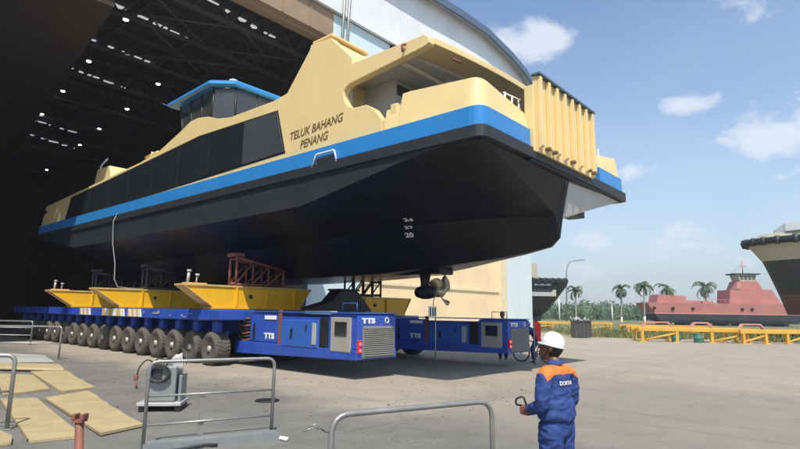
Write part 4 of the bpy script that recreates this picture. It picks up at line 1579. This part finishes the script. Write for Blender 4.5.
# the hand-held controller
T = thing('remote_controller', 'dark control box with a black loop handle in the hands of the helmeted man', 'controller', (1.375, 4.86, 0), R(37))
MB().box(-.115, .035, .215, .315, .905, .985, 0, .012).obj('casing', M['rust'], T)
tb = MB().tube(round_path([(-.10, .30, .985), (-.155, .32, .99), (-.15, .32, 1.045), (-.10, .28, 1.065), (-.09, .25, .985)], .02, 3), .009, 7)
tb.obj('loop_handle', M['black'], T)

POSE_STAND = dict(POSE_CONTROL)
POSE_STAND.update(shL=(-.17, -.01, 1.285), elL=(-.23, -.02, 1.02), wrL=(-.24, .06, .80), hdL=(0, .1, -1), pnL=(1, 0, 0),
                  shR=(.17, -.01, 1.285), elR=(.23, -.02, 1.02), wrR=(.24, .06, .80), hdR=(0, .1, -1), pnR=(-1, 0, 0), face=(-.3, .95, -.05))
pw = yard(8.9, 4.1)
person('bare headed person standing behind the far transporter, only the dark head showing', (4.08, 21.5, 0), R(150), 1.15, POSE_STAND, False, fine=.013)
POSE_BIKE = dict(POSE_CONTROL)
POSE_BIKE.update(pelvis=(0, -.10, .86), waist=(0, -.04, .99), chest=(0, .06, 1.12), upper=(0, .13, 1.22), neck=(0, .19, 1.29), head=(0, .23, 1.35),
                 shL=(-.165, .14, 1.22), elL=(-.24, .32, 1.03), wrL=(-.235, .50, .985), hdL=(0, .9, -.3), pnL=(0, -.3, -1),
                 shR=(.165, .14, 1.22), elR=(.24, .32, 1.03), wrR=(.235, .50, .985), hdR=(0, .9, -.3), pnR=(0, -.3, -1),
                 knL=(-.12, .06, .46), anL=(-.17, -.05, .085), knR=(.11, .12, .50), anR=(.12, .02, .20), face=(0, 1, -.1))
BK = (5.08, 20.6, 0)
person('person in dark blue with a white cap astride a bicycle beyond the far transporter', BK, R(58), .98, POSE_BIKE, True, fine=.013)

# bicycle, under that rider
T = thing('bicycle', 'dark bicycle stopped under the rider in blue', 'bicycle', BK, R(58))
for y in (-.50, .52):
    w = MB()
    w.tube([(0, y + .325 * math.cos(a), .335 + .325 * math.sin(a)) for a in [2 * PI * i / 28 for i in range(28)]], .02, 7, closed=True)
    wo = w.obj('wheel', M['tyre'], T)
    sp_ = MB()
    sp_.tube([(0, y + .295 * math.cos(a), .335 + .295 * math.sin(a)) for a in [2 * PI * i / 28 for i in range(28)]], .011, 5, closed=True)
    sp_.lathe([(.03, -.04), (.03, .04)], 8, 'x', o=(0, y, .335))
    for i in range(16):
        a = 2 * PI * i / 16
        sp_.tube([(0, y, .335), (0, y + .29 * math.cos(a), .335 + .29 * math.sin(a))], .003, 3)
    sp_.obj('rim', M['galv'], wo)
fr_ = MB()
for a, b in (((0, -.50, .335), (0, -.06, .30)), ((0, -.06, .30), (0, -.2, .78)), ((0, -.50, .335), (0, -.19, .74)), ((0, -.06, .30), (0, .36, .72)), ((0, -.19, .74), (0, .34, .80)), ((0, .34, .88), (0, .40, .62)), ((0, .40, .62), (0, .52, .335))):
    fr_.tube([a, b], .018, 7)
fr_.obj('frame', M['black'], T)
MB().tube([(-.28, .42, .98), (-.2, .36, .96), (0, .34, .90), (.2, .36, .96), (.28, .42, .98)], .014, 7).obj('handlebar', M['galv'], T)
MB().prism([(-.06, -.34), (.06, -.34), (.02, -.06), (-.02, -.06)], .79, .84, 'z', 0, .015).obj('saddle', M['black'], T)
ck = MB().lathe([(.09, -.03), (.09, -.02)], 16, 'x', o=(0, -.06, .30))
ck.tube([(.05, -.06, .30), (.05, .04, .18)], .012, 5)
ck.box(.05, .15, .0, .09, .165, .19)
ck.tube([(-.05, -.06, .30), (-.05, -.16, .42)], .012, 5)
ck.box(-.15, -.05, -.2, -.11, .41, .435)
ck.obj('crank', M['galv'], T)

# ------------------------------------------------------------------ foreground rails and clutter
def railing(label, p0, p1, h, rad=.12, r=.024, mids=(), flat=None, foot=None, group='loose grey tube barriers'):
    """a loose tube barrier from ground point p0 to p1"""
    a, b = Vector((*p0, 0)), Vector((*p1, 0))
    d = b - a
    T = thing('barrier', label, 'barrier', a, math.atan2(d.y, d.x), group)
    Ln = d.length
    MB().tube(round_path([(0, 0, .02), (0, 0, h), (Ln, 0, h), (Ln, 0, .02)], rad, 6), r, 10).obj('hoop', M['galv'], T)
    for z in mids:
        MB().tube([(r, 0, z), (Ln - r, 0, z)], r * .62, 8).obj('rail', M['galv'], T)
    if flat:
        MB().box(Ln * flat - .035, Ln * flat + .035, r * .6, r * .6 + .015, .02, h * .55 + .02).obj('flat_post', M['galv'], T)
    for x in (0, Ln):
        MB().box(x - .06, x + .06, -.06, .06, 0, .02, 0, .004).obj('foot_plate', M['galv'], T)
    return T


railing('tall grey barrier with two mid rails in front of the welding cabinet', (-3.26, 7.30), (-1.80, 8.10), 1.10, mids=(.66, .30), flat=.42)
RD = railing('bare grey barrier hoop close to the camera, left of the man in the helmet', (-.42, 3.62), (.72, 4.29), 1.135, rad=.13, r=.020)
MB().tube([(.0, .02, 1.02), (-.06, .05, 1.05), (-.12, .04, 1.06), (-.17, .05, 1.04)], .006, 5).obj('tie_wire', M['galv'], RD)
MB().tube([(-.03, .02, 1.03), (-.09, .03, 1.085), (-.14, .04, 1.07)], .005, 5).obj('tie_wire', M['galv'], RD)
railing('grey barrier hoop at the left edge of the photo beside the pale boards', (-7.2, 7.7), (-5.74, 8.33), 1.07, r=.03, mids=(.55,))
railing('low grey barrier with two rails, nearer of the pair at far left', (-16.2, 19.2), (-11.62, 19.0), 1.12, r=.03, mids=(.55,))
railing('low grey barrier with three rails, farther of the pair at far left', (-22.5, 26.6), (-17.3, 26.0), 1.10, r=.035, mids=(.8, .45))

T = thing('steel_channel', 'grey steel channel lying along the foot of the tall barrier', 'steel beam', (-3.18, 7.12, 0), math.atan2(.75, 1.45))
ch = MB()
ch.box(0, 1.75, 0, .20, .0, .018)
ch.box(0, 1.75, 0, .016, .018, .11)
ch.box(0, 1.75, .184, .20, .018, .11)
ch.box(.05, 1.7, .016, .184, .10, .112)
ch.obj('channel', M['machine'], T)
MB().tube([(-.02, -.08, .03), (.4, -.1, .03), (.75, .0, .04), (.9, -.04, .03)], .02, 6).obj('cable_end', M['cable'], T)
p = MB().tube([(-1.70, 7.98, .03), (-1.52, 7.86, .03)], .028, 10)
tag(p.obj('pipe_offcut', M['white']), 'short white pipe offcut beside the end of the steel channel', 'pipe')
p = MB().lathe([(.24, .0045), (.24, .02), (.2, .026)], 18, o=(-2.6, 11.2, 0))
tag(p.obj('drain_cover', M['black']), 'round black drain cover in the tarmac behind the tall barrier', 'drain cover')

# boards on the ground: quads of world ground points, resting height, thickness
BOARDS = [
    ('pale yellow board with a scuffed edge, nearest row, right of the red post', [(-6.85, 10.9), (-6.55, 11.85), (-3.87, 8.62), (-4.17, 7.98)], .06, .06, 1),
    ('pale yellow board in the nearest row, left of the red post', [(-7.6, 10.75), (-7.02, 10.92), (-4.37, 7.88), (-4.87, 7.53)], .05, .06, 0),
    ('pale yellow board in the second row, farther right', [(-10.02, 15.2), (-9.3, 15.6), (-6.75, 12.5), (-7.05, 11.75)], .05, .07, 1),
    ('pale yellow board in the second row at the left, behind the edge barrier', [(-10.6, 14.7), (-9.45, 14.45), (-7.55, 12.15), (-7.95, 11.3)], .05, .06, 0),
    ('long pale yellow board lying across behind the other boards', [(-13.2, 17.0), (-10.05, 16.5), (-9.2, 15.35), (-12.4, 15.75)], .12, .10, 0),
    ('small corner of a pale yellow board at the bottom left of the photo', [(-5.7, 8.1), (-5.25, 7.75), (-5.05, 7.45), (-5.8, 6.9)], .06, .10, 0),
    ('flat grey sheet lying behind the pale boards at the left edge', [(-15.4, 21.3), (-13.0, 20.4), (-11.2, 18.1), (-13.6, 17.6)], .03, .03, 0),
]
for i, (lab, q, z, th_, chip) in enumerate(BOARDS):
    c = sum((Vector((*p_, 0)) for p_ in q), Vector()) / 4
    grey = 'grey sheet' in lab
    T = thing('metal_sheet' if grey else 'board', lab, 'sheet' if grey else 'board', (c.x, c.y, 0), 0, None if grey else 'pale yellow boards on the ground')
    pts = [(p_[0] - c.x, p_[1] - c.y) for p_ in q]
    if chip:      # a broken bite along the far edge
        a, b = Vector(pts[1]), Vector(pts[2])
        n_ = Vector((-(b - a).y, (b - a).x)).normalized()
        pts = pts[:2] + [tuple(a + (b - a) * u - n_ * d_ * -1) for u, d_ in ((.2, .015), (.33, -.02), (.45, -.01), (.52, -.05), (.64, -.015), (.82, -.03))] + pts[2:]
    MB().prism(pts, z - th_ + .012, z, 'z', 0, .006).obj('panel', M['greyplate'] if grey else M['board'], T)
    if not grey:
        lip = MB()
        for k in ((3 if not chip else 9), ):
            a, b = Vector((*pts[-1], 0)), Vector((*pts[-2], 0))
            lip.tube([a * .985 + Vector((0, 0, z - th_ / 2)), b * .985 + Vector((0, 0, z - th_ / 2))], th_ * .42, 8)
        lip.obj('rolled_edge', M['board'], T)
        kn = MB()
        for p_ in (pts[-1], pts[-2]):
            kn.lathe([(.03, 0), (.035, .03), (.02, z * .5)], 8, o=(p_[0] * .93, p_[1] * .93, .004))
        kn.obj('spacer', M['cable'], T)

# red pipe post with a notched top
T = thing('post', 'rusty red pipe post with a notched top leaning in front of the boards', 'post', (-2.36, 4.34, 0), 0)
MB().tube([(0, 0, 0), (-.09, .02, .93)], [.036, .031], 12).obj('pipe', M['rust'], T)
MB().box(-.13, -.05, -.02, .06, .925, .945).obj('cap_plate', M['rust'], T)
for x in (-.125, -.06):
    MB().box(x - .012, x + .016, -.02, .06, .946, .985, 0, .004).obj('fork_tine', M['rust'], T)

# welding cabinet on a skid
T = thing('welding_cabinet', 'grey welding cabinet on a skid with coiled cables on top, behind the tall barrier', 'welding machine', (-4.2, 10.15, 0), R(8))
MB().box(-.40, .34, -.30, .30, .10, .16, 0, .01).obj('skid', M['greyplate'], T)
for x in (-.36, .24):
    MB().box(x, x + .08, -.28, .28, 0, .10).obj('skid_foot', M['black'], T)
MB().box(-.30, .22, -.24, .24, .162, .78, 0, .03).obj('cabinet', M['machine'], T)
MB().box(-.26, -.02, -.262, -.242, .50, .72, 0, .005).obj('control_panel', M['tugblack'], T)
MB().box(.26, .31, -.2, .2, .16, .62, 0, .01).obj('side_bracket', M['machine'], T)
cb = MB()
rk = random.Random(4)
for k in range(7):
    rr_ = .17 + rk.uniform(-.02, .02)
    oz = .66 + rk.uniform(-.02, .02)
    oy = -.27 - .022 * (k % 4)
    cb.tube([(-.06 + rr_ * math.cos(a), oy, oz + rr_ * .8 * math.sin(a)) for a in [2 * PI * i / 22 for i in range(22)]], .014, 6, closed=True)
cb.obj('cable_coil', M['cable'], T)
cc = MB()
for k in range(5):
    x = -.2 + k * .1
    cc.tube(round_path([(x, -.1, .78), (x + .05, -.15, .92 - .03 * k), (x + .15, -.05, .88), (x + .1, .1, .80)], .06), .014, 6)
cc.tube(round_path([(-.2, -.05, .80), (-.34, -.1, .90), (-.46, -.14, .74), (-.47, -.15, .60)], .1), .014, 6)
cc.obj('loose_cable', M['cable'], T)
MB().box(-.52, -.45, -.18, -.12, .52, .62, 0, .015).obj('clamp', M['rust'], T)
MB().tube([(-.48, -.15, .50), (-.46, -.15, .38)], .02, 6).obj('clamp_jaw', M['rust'], T)
rag = MB()
rows = []
for i in range(5):
    rows.append([(.10 + .045 * j + .01 * i, -.2 + .02 * math.sin(j * 2 + i), .90 - .07 * i + .03 * math.sin(j * 1.3) + .035 * j) for j in range(5)])
rag.add([p for rw_ in rows for p in rw_], [(i * 5 + j, i * 5 + j + 1, (i + 1) * 5 + j + 1, (i + 1) * 5 + j) for i in range(4) for j in range(4)], 0, True)
ro_ = rag.obj('rag', M['greyplate'], T)
so = ro_.modifiers.new('thick', 'SOLIDIFY')
so.thickness = .008

# grit and small stones on the tarmac
gt = MB()
rq = random.Random(21)
for i in range(900):
    x, y = rq.uniform(-9, 3), rq.uniform(5, 15)
    q = rq.uniform(.004, .02) * (2.2 if rq.random() < .04 else 1)
    o_ = Vector((x, y, q * .3))
    k = [o_ + Vector((rq.uniform(.6, 1.2) * q * a, rq.uniform(.6, 1.2) * q * b, rq.uniform(.5, .9) * q * c)) for a, b, c in ((1, 0, 0), (-1, 0, 0), (0, 1, 0), (0, -1, 0), (0, 0, 1), (0, 0, -1))]
    gt.add(k, [(0, 2, 4), (2, 1, 4), (1, 3, 4), (3, 0, 4), (2, 0, 5), (1, 2, 5), (3, 1, 5), (0, 3, 5)])
tag(gt.obj('gravel', mat('grit', (.17, .15, .125), .9, 0, .4, 20)), 'scattered grit and small stones on the tarmac', 'gravel', kind='stuff')

# ------------------------------------------------------------------ background
# dark skip
T = thing('skip', 'dark grey steel skip heaped with scrap at the edge of the grass', 'skip', (14.05, 42.3, 0), R(-4))
sk_ = MB()
sk_.box(-.65, .65, -.5, .5, .06, 1.22)
sk_.obj('bin', M['binmat'], T)
ribs = MB()
for x in (-.6, -.3, 0, .3, .6):
    ribs.box(x - .03, x + .03, -.55, -.5, .06, 1.22)
ribs.box(-.7, .7, -.56, .56, 1.222, 1.30)
ribs.obj('rib', M['binmat'], T)
sc_ = MB()
for i in range(16):
    a = rk.uniform(0, 6.3)
    x, y = rk.uniform(-.5, .5), rk.uniform(-.4, .4)
    sc_.tube([(x, y, 1.25), (x + .3 * math.cos(a), y + .3 * math.sin(a), 1.36 + rk.uniform(0, .22))], .04, 5)
sc_.obj('scrap', M['greyplate'], T)


# yellow skid frames in a row along the yard edge
def skid(label, loc, rz, ln, h, nleg, w=1.6):
    T = thing('skid_frame', label, 'steel frame', loc, rz, 'ochre steel frames stored along the yard edge')
    for y in (0, w):
        MB().box(0, ln, y - .1, y + .1, h - .26, h, 0, .02).obj('beam', M['ygantry'], T)
    for i in range(nleg):
        x = .25 + (ln - .5) * i / (nleg - 1)
        for y in (0, w):
            g_ = MB()
            g_.box(x - .09, x + .09, y - .09, y + .09, .07, h - .27)
            g_.box(x - .22, x + .22, y - .2, y + .2, 0, .06)
            g_.obj('leg', M['ygantry'], T)
        if i < nleg - 1:
            x2 = .25 + (ln - .5) * (i + 1) / (nleg - 1)
            if i % 2 == 0:
                MB().tube([(x + .1, 0, .12), (x2 - .1, 0, h - .4)], .07, 6).obj('brace', M['ygantry'], T)
        cr_ = MB().box(x - .08, x + .08, .12, w - .12, h - .3, h - .1)
        cr_.obj('cross_member', M['ygantry'], T)
    return T


def cradle_top(T, x, w, h, L_=2.2):
    f = MB()
    f.prism([(0, h), (.35, h + .38), (L_ - .35, h + .38), (L_, h), (L_ - .15, h), (L_ - .42, h + .28), (.42, h + .28), (.15, h)], w / 2 - .1, w / 2 + .1, 'y')
    f.v = [(px + x, py, pz) for px, py, pz in f.v]
    f.obj('bearer', M['oxide_pale'], T)


A = skid('long ochre steel frame in front of the red ship, left of the tug bow', (16.4, 37.6, 0), R(-7), 7.2, .98, 4)
cradle_top(A, .4, 1.6, .98)
cradle_top(A, 3.6, 1.6, .98, 1.6)
Bq = skid('ochre steel frame directly below the tug bow at the right edge', (22.6, 36.4, 0), R(12), 7.5, .92, 5)
cradle_top(Bq, .6, 1.6, .92)
skid('ochre steel frame farther back, lying in the grass left of the red ship', (21.5, 52, 0), R(-2), 8.5, .85, 4)
skid('ochre steel frame far back in the grass behind the dark skip', (13.8, 62, 0), R(1), 10.5, .9, 4)
Cq = thing('gas_drum', 'green drum standing under the long ochre frame, left of a second drum', 'drum', (18.9, 37.5, 0), 0, 'green drums under the ochre frame')
MB().lathe([(.27, 0), (.285, .02), (.27, .28), (.285, .3), (.27, .32), (.27, .57), (.285, .6)], 18).obj('drum_shell', M['green'], Cq)
dup(Cq, (20.25, 37.2, 0), 0, 'green drum standing under the long ochre frame, right of the first drum')

# red ship under construction
T = thing('ship', 'unfinished ship in red primer on blocks beyond the ochre frames', 'ship', (46, 100, 0), 0)
def hull_rings(lv, W, n=9):
    out = []
    for (z, x0, x1, b) in lv:
        ring = []
        for i in range(n):
            u = i / (n - 1)
            x = x0 + (x1 - x0) * u
            ring.append((x, -b * (1 - abs(2 * u - 1) ** 5), z))
        for i in range(n):
            u = 1 - i / (n - 1)
            x = x0 + (x1 - x0) * u
            ring.append((x, W + b * (1 - abs(2 * u - 1) ** 5), z))
        out.append(ring)
    return out
MB().loft(hull_rings([(.45, 3.5, 27, .0), (1.0, 1.5, 28, .3), (2.05, .9, 28.5, .4)], 5)).obj('lower_hull', M['tugblack'], T)
MB().loft(hull_rings([(2.055, .8, 28.5, .42), (2.25, .75, 28.5, .43)], 5)).obj('waterline_strip', M['oxide_pale'], T)
MB().loft(hull_rings([(2.255, .8, 28.5, .4), (3.5, -.1, 28.8, .5), (4.05, -.4, 29, .55)], 5)).obj('upper_hull', M['oxide'], T)
MB().prism([(1.7, 4.06), (2.1, 5.6), (7.2, 5.3), (7.0, 4.6), (9.6, 4.5), (9.9, 4.06)], .8, 4.4, 'y').obj('fore_house', M['oxide'], T)
hs_ = MB().prism([(15.0, 4.06), (15.3, 6.6), (23.0, 6.7), (24.6, 4.06)], .5, 4.6, 'y').obj('deckhouse', M['oxide'], T)
MB().prism([(16.6, 6.7), (17.4, 8.3), (20.9, 8.3), (21.9, 6.72)], 1.2, 3.9, 'y').obj('bridge_deck', M['oxide'], T)
MB().prism([(17.8, 8.31), (17.4, 9.5), (20.9, 9.5), (20.6, 8.31)], 1.3, 3.8, 'y').obj('bridge', M['tugtan'], T)
bw = MB()
for i in range(4):
    bw.prism([(17.85 + i * .75, 8.55), (17.8 + i * .75, 9.3), (18.4 + i * .75, 9.3), (18.4 + i * .75, 8.55)], 1.27, 1.305, 'y')
bw.obj('bridge_window', M['glass_wh'], T)
MB().prism([(16.9, 9.51), (16.7, 9.75), (21.6, 9.75), (21.4, 9.51)], 1.0, 4.1, 'y').obj('bridge_roof', M['binmat'], T)
for x in (.6, 4.0, 7.6, 16.6, 18.4):
    MB().lathe([(.28, -.62), (.28, -.3)], 14, 'y', o=(x, 0, 3.1)).obj('porthole', M['black'], T)
MB().box(16.6, 17.3, .44, .52, 7.0, 7.9).obj('vent', M['oxide_pale'], T)
rl = MB()
for i in range(8):
    rl.tube([(9.9 + i * .75, -.4, 4.05), (9.9 + i * .75, -.4, 4.75)], .03, 4)
rl.tube([(9.9, -.4, 4.75), (15.3, -.4, 4.75)], .03, 4)
rl.obj('deck_rail', M['oxide_pale'], T)
mm = MB().tube([(19.2, 2.5, 9.75), (19.2, 2.5, 12.2)], .09, 6)
mm.tube([(18.5, 2.5, 11.2), (19.9, 2.5, 11.2)], .05, 5)
mm.tube([(19.2, 2.5, 11.9), (17, 2.5, 9.75)], .03, 4)
mm.obj('mast', M['oxide_pale'], T)
MB().prism([(10.6, 4.06), (10.6, 4.5), (12.6, 4.5), (12.6, 4.06)], 1.5, 3.6, 'y').obj('hatch', M['oxide'], T)
MB().lathe([(.35, 6.7), (.35, 8.6), (.25, 8.7)], 12, o=(21.6, 3, 0)).obj('funnel', M['oxide'], T)
for i in range(7):
    MB().box(3 + i * 3.6, 3.8 + i * 3.6, .3, 4.6, 0, .45).obj('keel_block', M['binmat'], T)


# tug bow at the right edge
def bow_ring(z, x0, Lx, b, n=13, rake=1.0):
    """plan outline of a bow whose tip points to -x"""
    pts = []
    for i in range(n):
        u = (i / (n - 1)) ** 2
        x = x0 + Lx * u
        pts.append((x, -b * min(1, (u / .30)) ** .5 if u < .30 else -b, z))
    for i in range(n):
        u = (1 - i / (n - 1)) ** 2
        x = x0 + Lx * u
        pts.append((x, b * min(1, (u / .30)) ** .5 if u < .30 else b, z))
    return pts


T = thing('tug', 'large tug on blocks at the right edge, khaki bow with a black fender roll', 'tug boat', (32.4, 44.2, 0), R(-24))
bands = [(1.95, -.8, 18, 2.4), (3.55, -1.25, 19, 3.4), (5.2, -1.8, 20.2, 4.1), (6.3, -2.2, 21.5, 4.5), (7.3, -2.9, 22.5, 4.7), (7.85, -3.35, 23, 4.9)]
def band(i0, i1, eps=0):
    return MB().loft([bow_ring(z, x0 + 0, Lx, b) for (z, x0, Lx, b) in bands[i0:i1 + 1]], smooth=False)
band(0, 1).obj('bottom_hull', M['tugred'], T)
band(1, 3).obj('middle_hull', M['tugblack'], T)
band(3, 5).obj('bow_plating', M['tugtan'], T)
fd = MB()
op = bow_ring(7.8, -3.4, 23, 4.95, 15)
open_path = [Vector(p) for p in op[15:] + op[:15]]
open_path = [p for p in open_path if p.x < 14]
fd.tube([p + Vector((0, 0, .05)) for p in open_path], .27, 10)
fd.obj('fender_roll', M['black'], T)
for k in range(0, len(open_path)):
    p = open_path[k]
    tyb = MB().lathe([(.15, -.12), (.34, -.15), (.34, .15), (.15, .12)], 14, 'x', o=(p.x, p.y, 7.85))
    tyb.obj('tyre_fender', M['binmat'], T)
MB().loft([bow_ring(7.9, -2.9, 22, 4.5), bow_ring(8.55, -2.3, 21.5, 4.2)]).obj('bulwark', M['tugtan'], T)
hp_ = MB().loft([[(x, y, z) for x, y in ((-.8, -2.2), (.2, -3.0), (9, -3.0), (9, 3.0), (.2, 3.0), (-.8, 2.2))] for z in (8.56, 9.2)])
hs2 = hp_.obj('deckhouse', M['white'], T)
MB().loft([[(x, y, z) for x, y in ((9.5, -2), (10.2, -2.6), (15, -2.6), (15, 2.6), (10.2, 2.6), (9.5, 2))] for z in (9.26, 12.2)]).obj('wheelhouse', M['white'], T)
for y0 in (-2.3, -.7, .9):
    MB().box(9.35 if abs(y0) < 2 else 9.6, 9.9, y0, y0 + 1.3, 10.7, 11.7).obj('window', M['glass'], T)
MB().tube([(12, 0, 12.2), (12, 0, 15)], .1, 8).obj('mast', M['white'], T)
# its stand
T = thing('ship_cradle', 'pale grey steel cradle under the tug at the right edge', 'cradle', (32.4, 44.2, 0), R(-24))
cz = MB()
for x in (.4, 3.2, 6, 9):
    cz.box(x, x + .4, -1.6, 1.6, 1.55, 1.93)
    for y in (-1.5, 1.3):
        cz.box(x + .05, x + .35, y, y + .25, 0, 1.54)
cz.obj('stand', M['greyplate'], T)
cz = MB()
for y in (-1.5, 1.3):
    cz.box(.4, 9.6, y + .02, y + .2, .3, .5)
cz.obj('tie_beam', M['greyplate'], T)

# workboat behind the corner of the hall
T = thing('workboat', 'black hulled workboat with tyre fenders on blocks behind the corner of the hall', 'boat', (21.7, 70, 0), R(4))
W_ = 6.0
def boat_ring(z, x1, b):
    return [(-14, -b, z), (x1 - 2.4, -b, z), (x1 - .8, -b * .6, z), (x1, 0, z), (x1 - .8, b * .6, z), (x1 - 2.4, b, z), (-14, b, z)]
MB().loft([boat_ring(1.5, -3.6, 1.2), boat_ring(2.3, -2.5, 2.2), boat_ring(3.8, -1.3, 2.9), boat_ring(5.3, -.1, 3.1)]).obj('hull', M['tugblack'], T)
MB().loft([boat_ring(5.31, -.05, 3.12), boat_ring(5.75, .0, 3.15)]).obj('bulwark', M['binmat'], T)
for i in range(9):
    tf_ = MB().lathe([(.2, -.14), (.42, -.17), (.42, .17), (.2, .14)], 14, 'y', o=(-8 + i * .8, -3.25, 5.75))
    tf_.obj('tyre_fender', M['black'], T)
MB().box(-5.4, -3.2, -3.2, -3.16, 5.2, 5.62).obj('name_board', M['white'], T)
MB().box(-6.0, -2.6, -2.98, -2.90, 3.9, 4.7).obj('side_patch', M['greyplate'], T)
MB().box(-9, -4.5, -1.8, 1.8, 5.76, 8.0).obj('deckhouse', M['tugtan'], T)
bt_ = MB()
for i in range(6):
    bt_.tube([(-4.8 + i * .75, -2.6, 5.75), (-4.8 + i * .75, -2.6, 6.1)], .06, 5)
bt_.tube([(-4.8, -2.6, 6.1), (-1, -2.0, 6.1)], .05, 5)
bt_.obj('rail', M['binmat'], T)
for x in (-11, -7.5, -4.6):
    MB().box(x, x + .6, -1.2, 1.2, 0, 1.49).obj('keel_block', M['binmat'], T)

# lamp post
T = thing('street_lamp', 'tall grey lamp post with a curved arm to the right of the workboat', 'lamp post', (24.5, 80, 0), 0)
MB().tube(round_path([(0, 0, 0), (.25, 0, 8.3), (.7, 0, 9.5), (2.4, 0, 9.75)], 1.2, 8), .09, 8).obj('pole', M['lamppost'], T)
MB().box(2.2, 3.0, -.16, .16, 9.66, 9.82, 0, .03).obj('lamp_head', M['lamppost'], T)
MB().lathe([(.2, 0), (.2, .3), (.12, .4)], 10).obj('base', M['lamppost'], T)


# palms
def palm(label, loc, h, rad, seed, lean=0, nfr=15):
    rp = random.Random(seed)
    T = thing('palm_tree', label, 'palm tree', loc, rp.uniform(0, 6), 'palms along the far edge of the yard')
    top = Vector((lean * .6, lean * .4, h))
    pts = [Vector((0, 0, 0)), top * .3 + Vector((lean * -.08, 0, 0)), top * .7, top]
    tr_ = MB().tube(pts, [.22, .16, .13, .11], 9)
    tr_.obj('trunk', M['trunk'], T)
    MB().tube([(0, 0, 0), tuple(top * .22)], [.235, .185], 9).obj('whitewash', M['trunk_white'], T)
    cr_ = MB()
    for k in range(nfr):
        a = 2 * PI * k / nfr + rp.uniform(-.25, .25)
        el = rp.choice((1.05, .7, .35, .0, -.35)) + rp.uniform(-.15, .15)
        ln = rad * rp.uniform(.85, 1.15)
        hd = Vector((math.cos(a), math.sin(a), 0))
        spine = []
        p = top.copy()
        e = el
        n_ = 9
        for j in range(n_ + 1):
            spine.append(p.copy())
            p = p + (hd * math.cos(e) + Vector((0, 0, math.sin(e)))) * ln / n_
            e -= (.17 + .03 * j) * rp.uniform(.8, 1.2)
        cr_.tube(spine, [.045 - .0035 * j for j in range(n_ + 1)], 4, mi=0)
        sd_ = Vector((-hd.y, hd.x, 0))
        for j in range(1, n_ + 1):
            for q in (0, .5):
                i0 = min(j, n_ - 1)
                c = spine[j - 1].lerp(spine[j], q)
                dr_ = (spine[j] - spine[j - 1]).normalized()
                ll = (.62 - .35 * abs((j + q) / n_ - .45)) * rad * .38
                for sg in (-1, 1):
                    tip = c + sd_ * sg * ll * .8 + dr_ * ll * .45 + Vector((0, 0, -ll * rp.uniform(.35, .85)))
                    w = dr_ * .085
                    cr_.add([c - w, c + w, tip], [(0, 1, 2)], 1 if rp.random() < .4 else 0)
    cr_.obj('crown', [M['frond'], M['frond2']], T, fix=False)


for lab, x, y, h, rad, sd_, ln in (
        ('palm with drooping crown just right of the lamp post', 30.8, 95, 5.9, 2.0, 1, .1),
        ('palm with a bare white trunk standing alone between the lamp post and the red ship', 38.6, 95, 6.4, 2.1, 2, .4),
        ('palm with a wide crown at the left end of the red ship', 43.1, 96, 6.9, 2.5, 3, -.3),
        ('palm whose crown rises behind the low fore house of the red ship', 51.5, 104, 7.0, 2.9, 4, .3),
        ('palm whose crown rises behind the middle of the red ship, left of its deckhouse', 58.6, 104, 7.3, 2.9, 5, .2)):
    palm(lab, (x, y, 0), h, rad, sd_, ln)

# pale posts by the trees
for i, (x, y, h, lab) in enumerate(((22.9, 78, 4.0, 'whitewashed post between the workboat and the lamp post'), (36.3, 93, 3.2, 'whitewashed post left of the lone palm in front of the trees'))):
    T = thing('marker_post', lab, 'post', (x, y, 0))
    MB().tube([(0, 0, 0), (0, 0, h)], .11, 8).obj('shaft', M['trunk_white'], T)
    MB().lathe([(.14, h), (.14, h + .12), (.05, h + .2)], 10).obj('cap', M['trunk_white'], T)

# the far wood as one mass of leaves
fw = MB()
rt_ = random.Random(9)
clumps = []
x = -60
while x < 330:
    clumps.append((x, 165 + rt_.uniform(-9, 25), rt_.uniform(4.2, 6.4), rt_.uniform(2.2, 4.2)))
    x += rt_.uniform(1.3, 2.6)
for (cx, cy, ht, w) in clumps:
    core = []
    for q in range(5):
        zz = ht * (.02, .3, .55, .78, .9)[q]
        rr_ = w * (.75, .85, .8, .55, .2)[q]
        core.append([(cx + rr_ * math.cos(2 * PI * i / 9) * (1 + .15 * math.sin(i * 2.3 + cx)), cy + 1 + rr_ * .5 * math.sin(2 * PI * i / 9), zz) for i in range(9)])
    fw.loft(core, 0)
    for k in range(130):
        u = rt_.random()
        z = .4 + (ht - .4) * u
        rad = w * math.sqrt(max(.05, 1 - (u - .45) ** 2 * 2.6)) * rt_.uniform(.55, 1)
        a = rt_.uniform(PI * .95, PI * 2.05)
        c = Vector((cx + rad * math.cos(a), cy + rad * .6 * math.sin(a), z))
        s_ = rt_.uniform(.18, .45)
        d1 = Vector((rt_.uniform(-1, 1), rt_.uniform(-.4, .4), rt_.uniform(-.5, .5))).normalized() * s_
        d2 = Vector((rt_.uniform(-.5, .5), rt_.uniform(-.4, .4), rt_.uniform(-1, 1))).normalized() * s_
        fw.add([c - d1, c - d2 * .7, c + d1, c + d2], [(0, 1, 2, 3)], 0)
tag(fw.obj('far_trees', M['leaf'], fix=False), 'low line of hazy green trees on the horizon', 'trees', kind='stuff')

# ------------------------------------------------------------------ humid air
M_haze = bpy.data.materials.new('humid_air')
M_haze.use_nodes = True
hn, hl = M_haze.node_tree.nodes, M_haze.node_tree.links
hn.clear()
ho_ = hn.new('ShaderNodeOutputMaterial')
pv = hn.new('ShaderNodeVolumePrincipled')
pv.inputs['Color'].default_value = (0.86, 0.90, 0.95, 1)
pv.inputs['Density'].default_value = 0.0010
pv.inputs['Anisotropy'].default_value = 0.45
hl.new(pv.outputs[0], ho_.inputs['Volume'])
hz_ = MB().box(-150, 420, -60, 420, -1.0, 32).obj('haze', M_haze)
tag(hz_, 'thin humid haze that pales the far ship and trees', 'haze', kind='stuff')
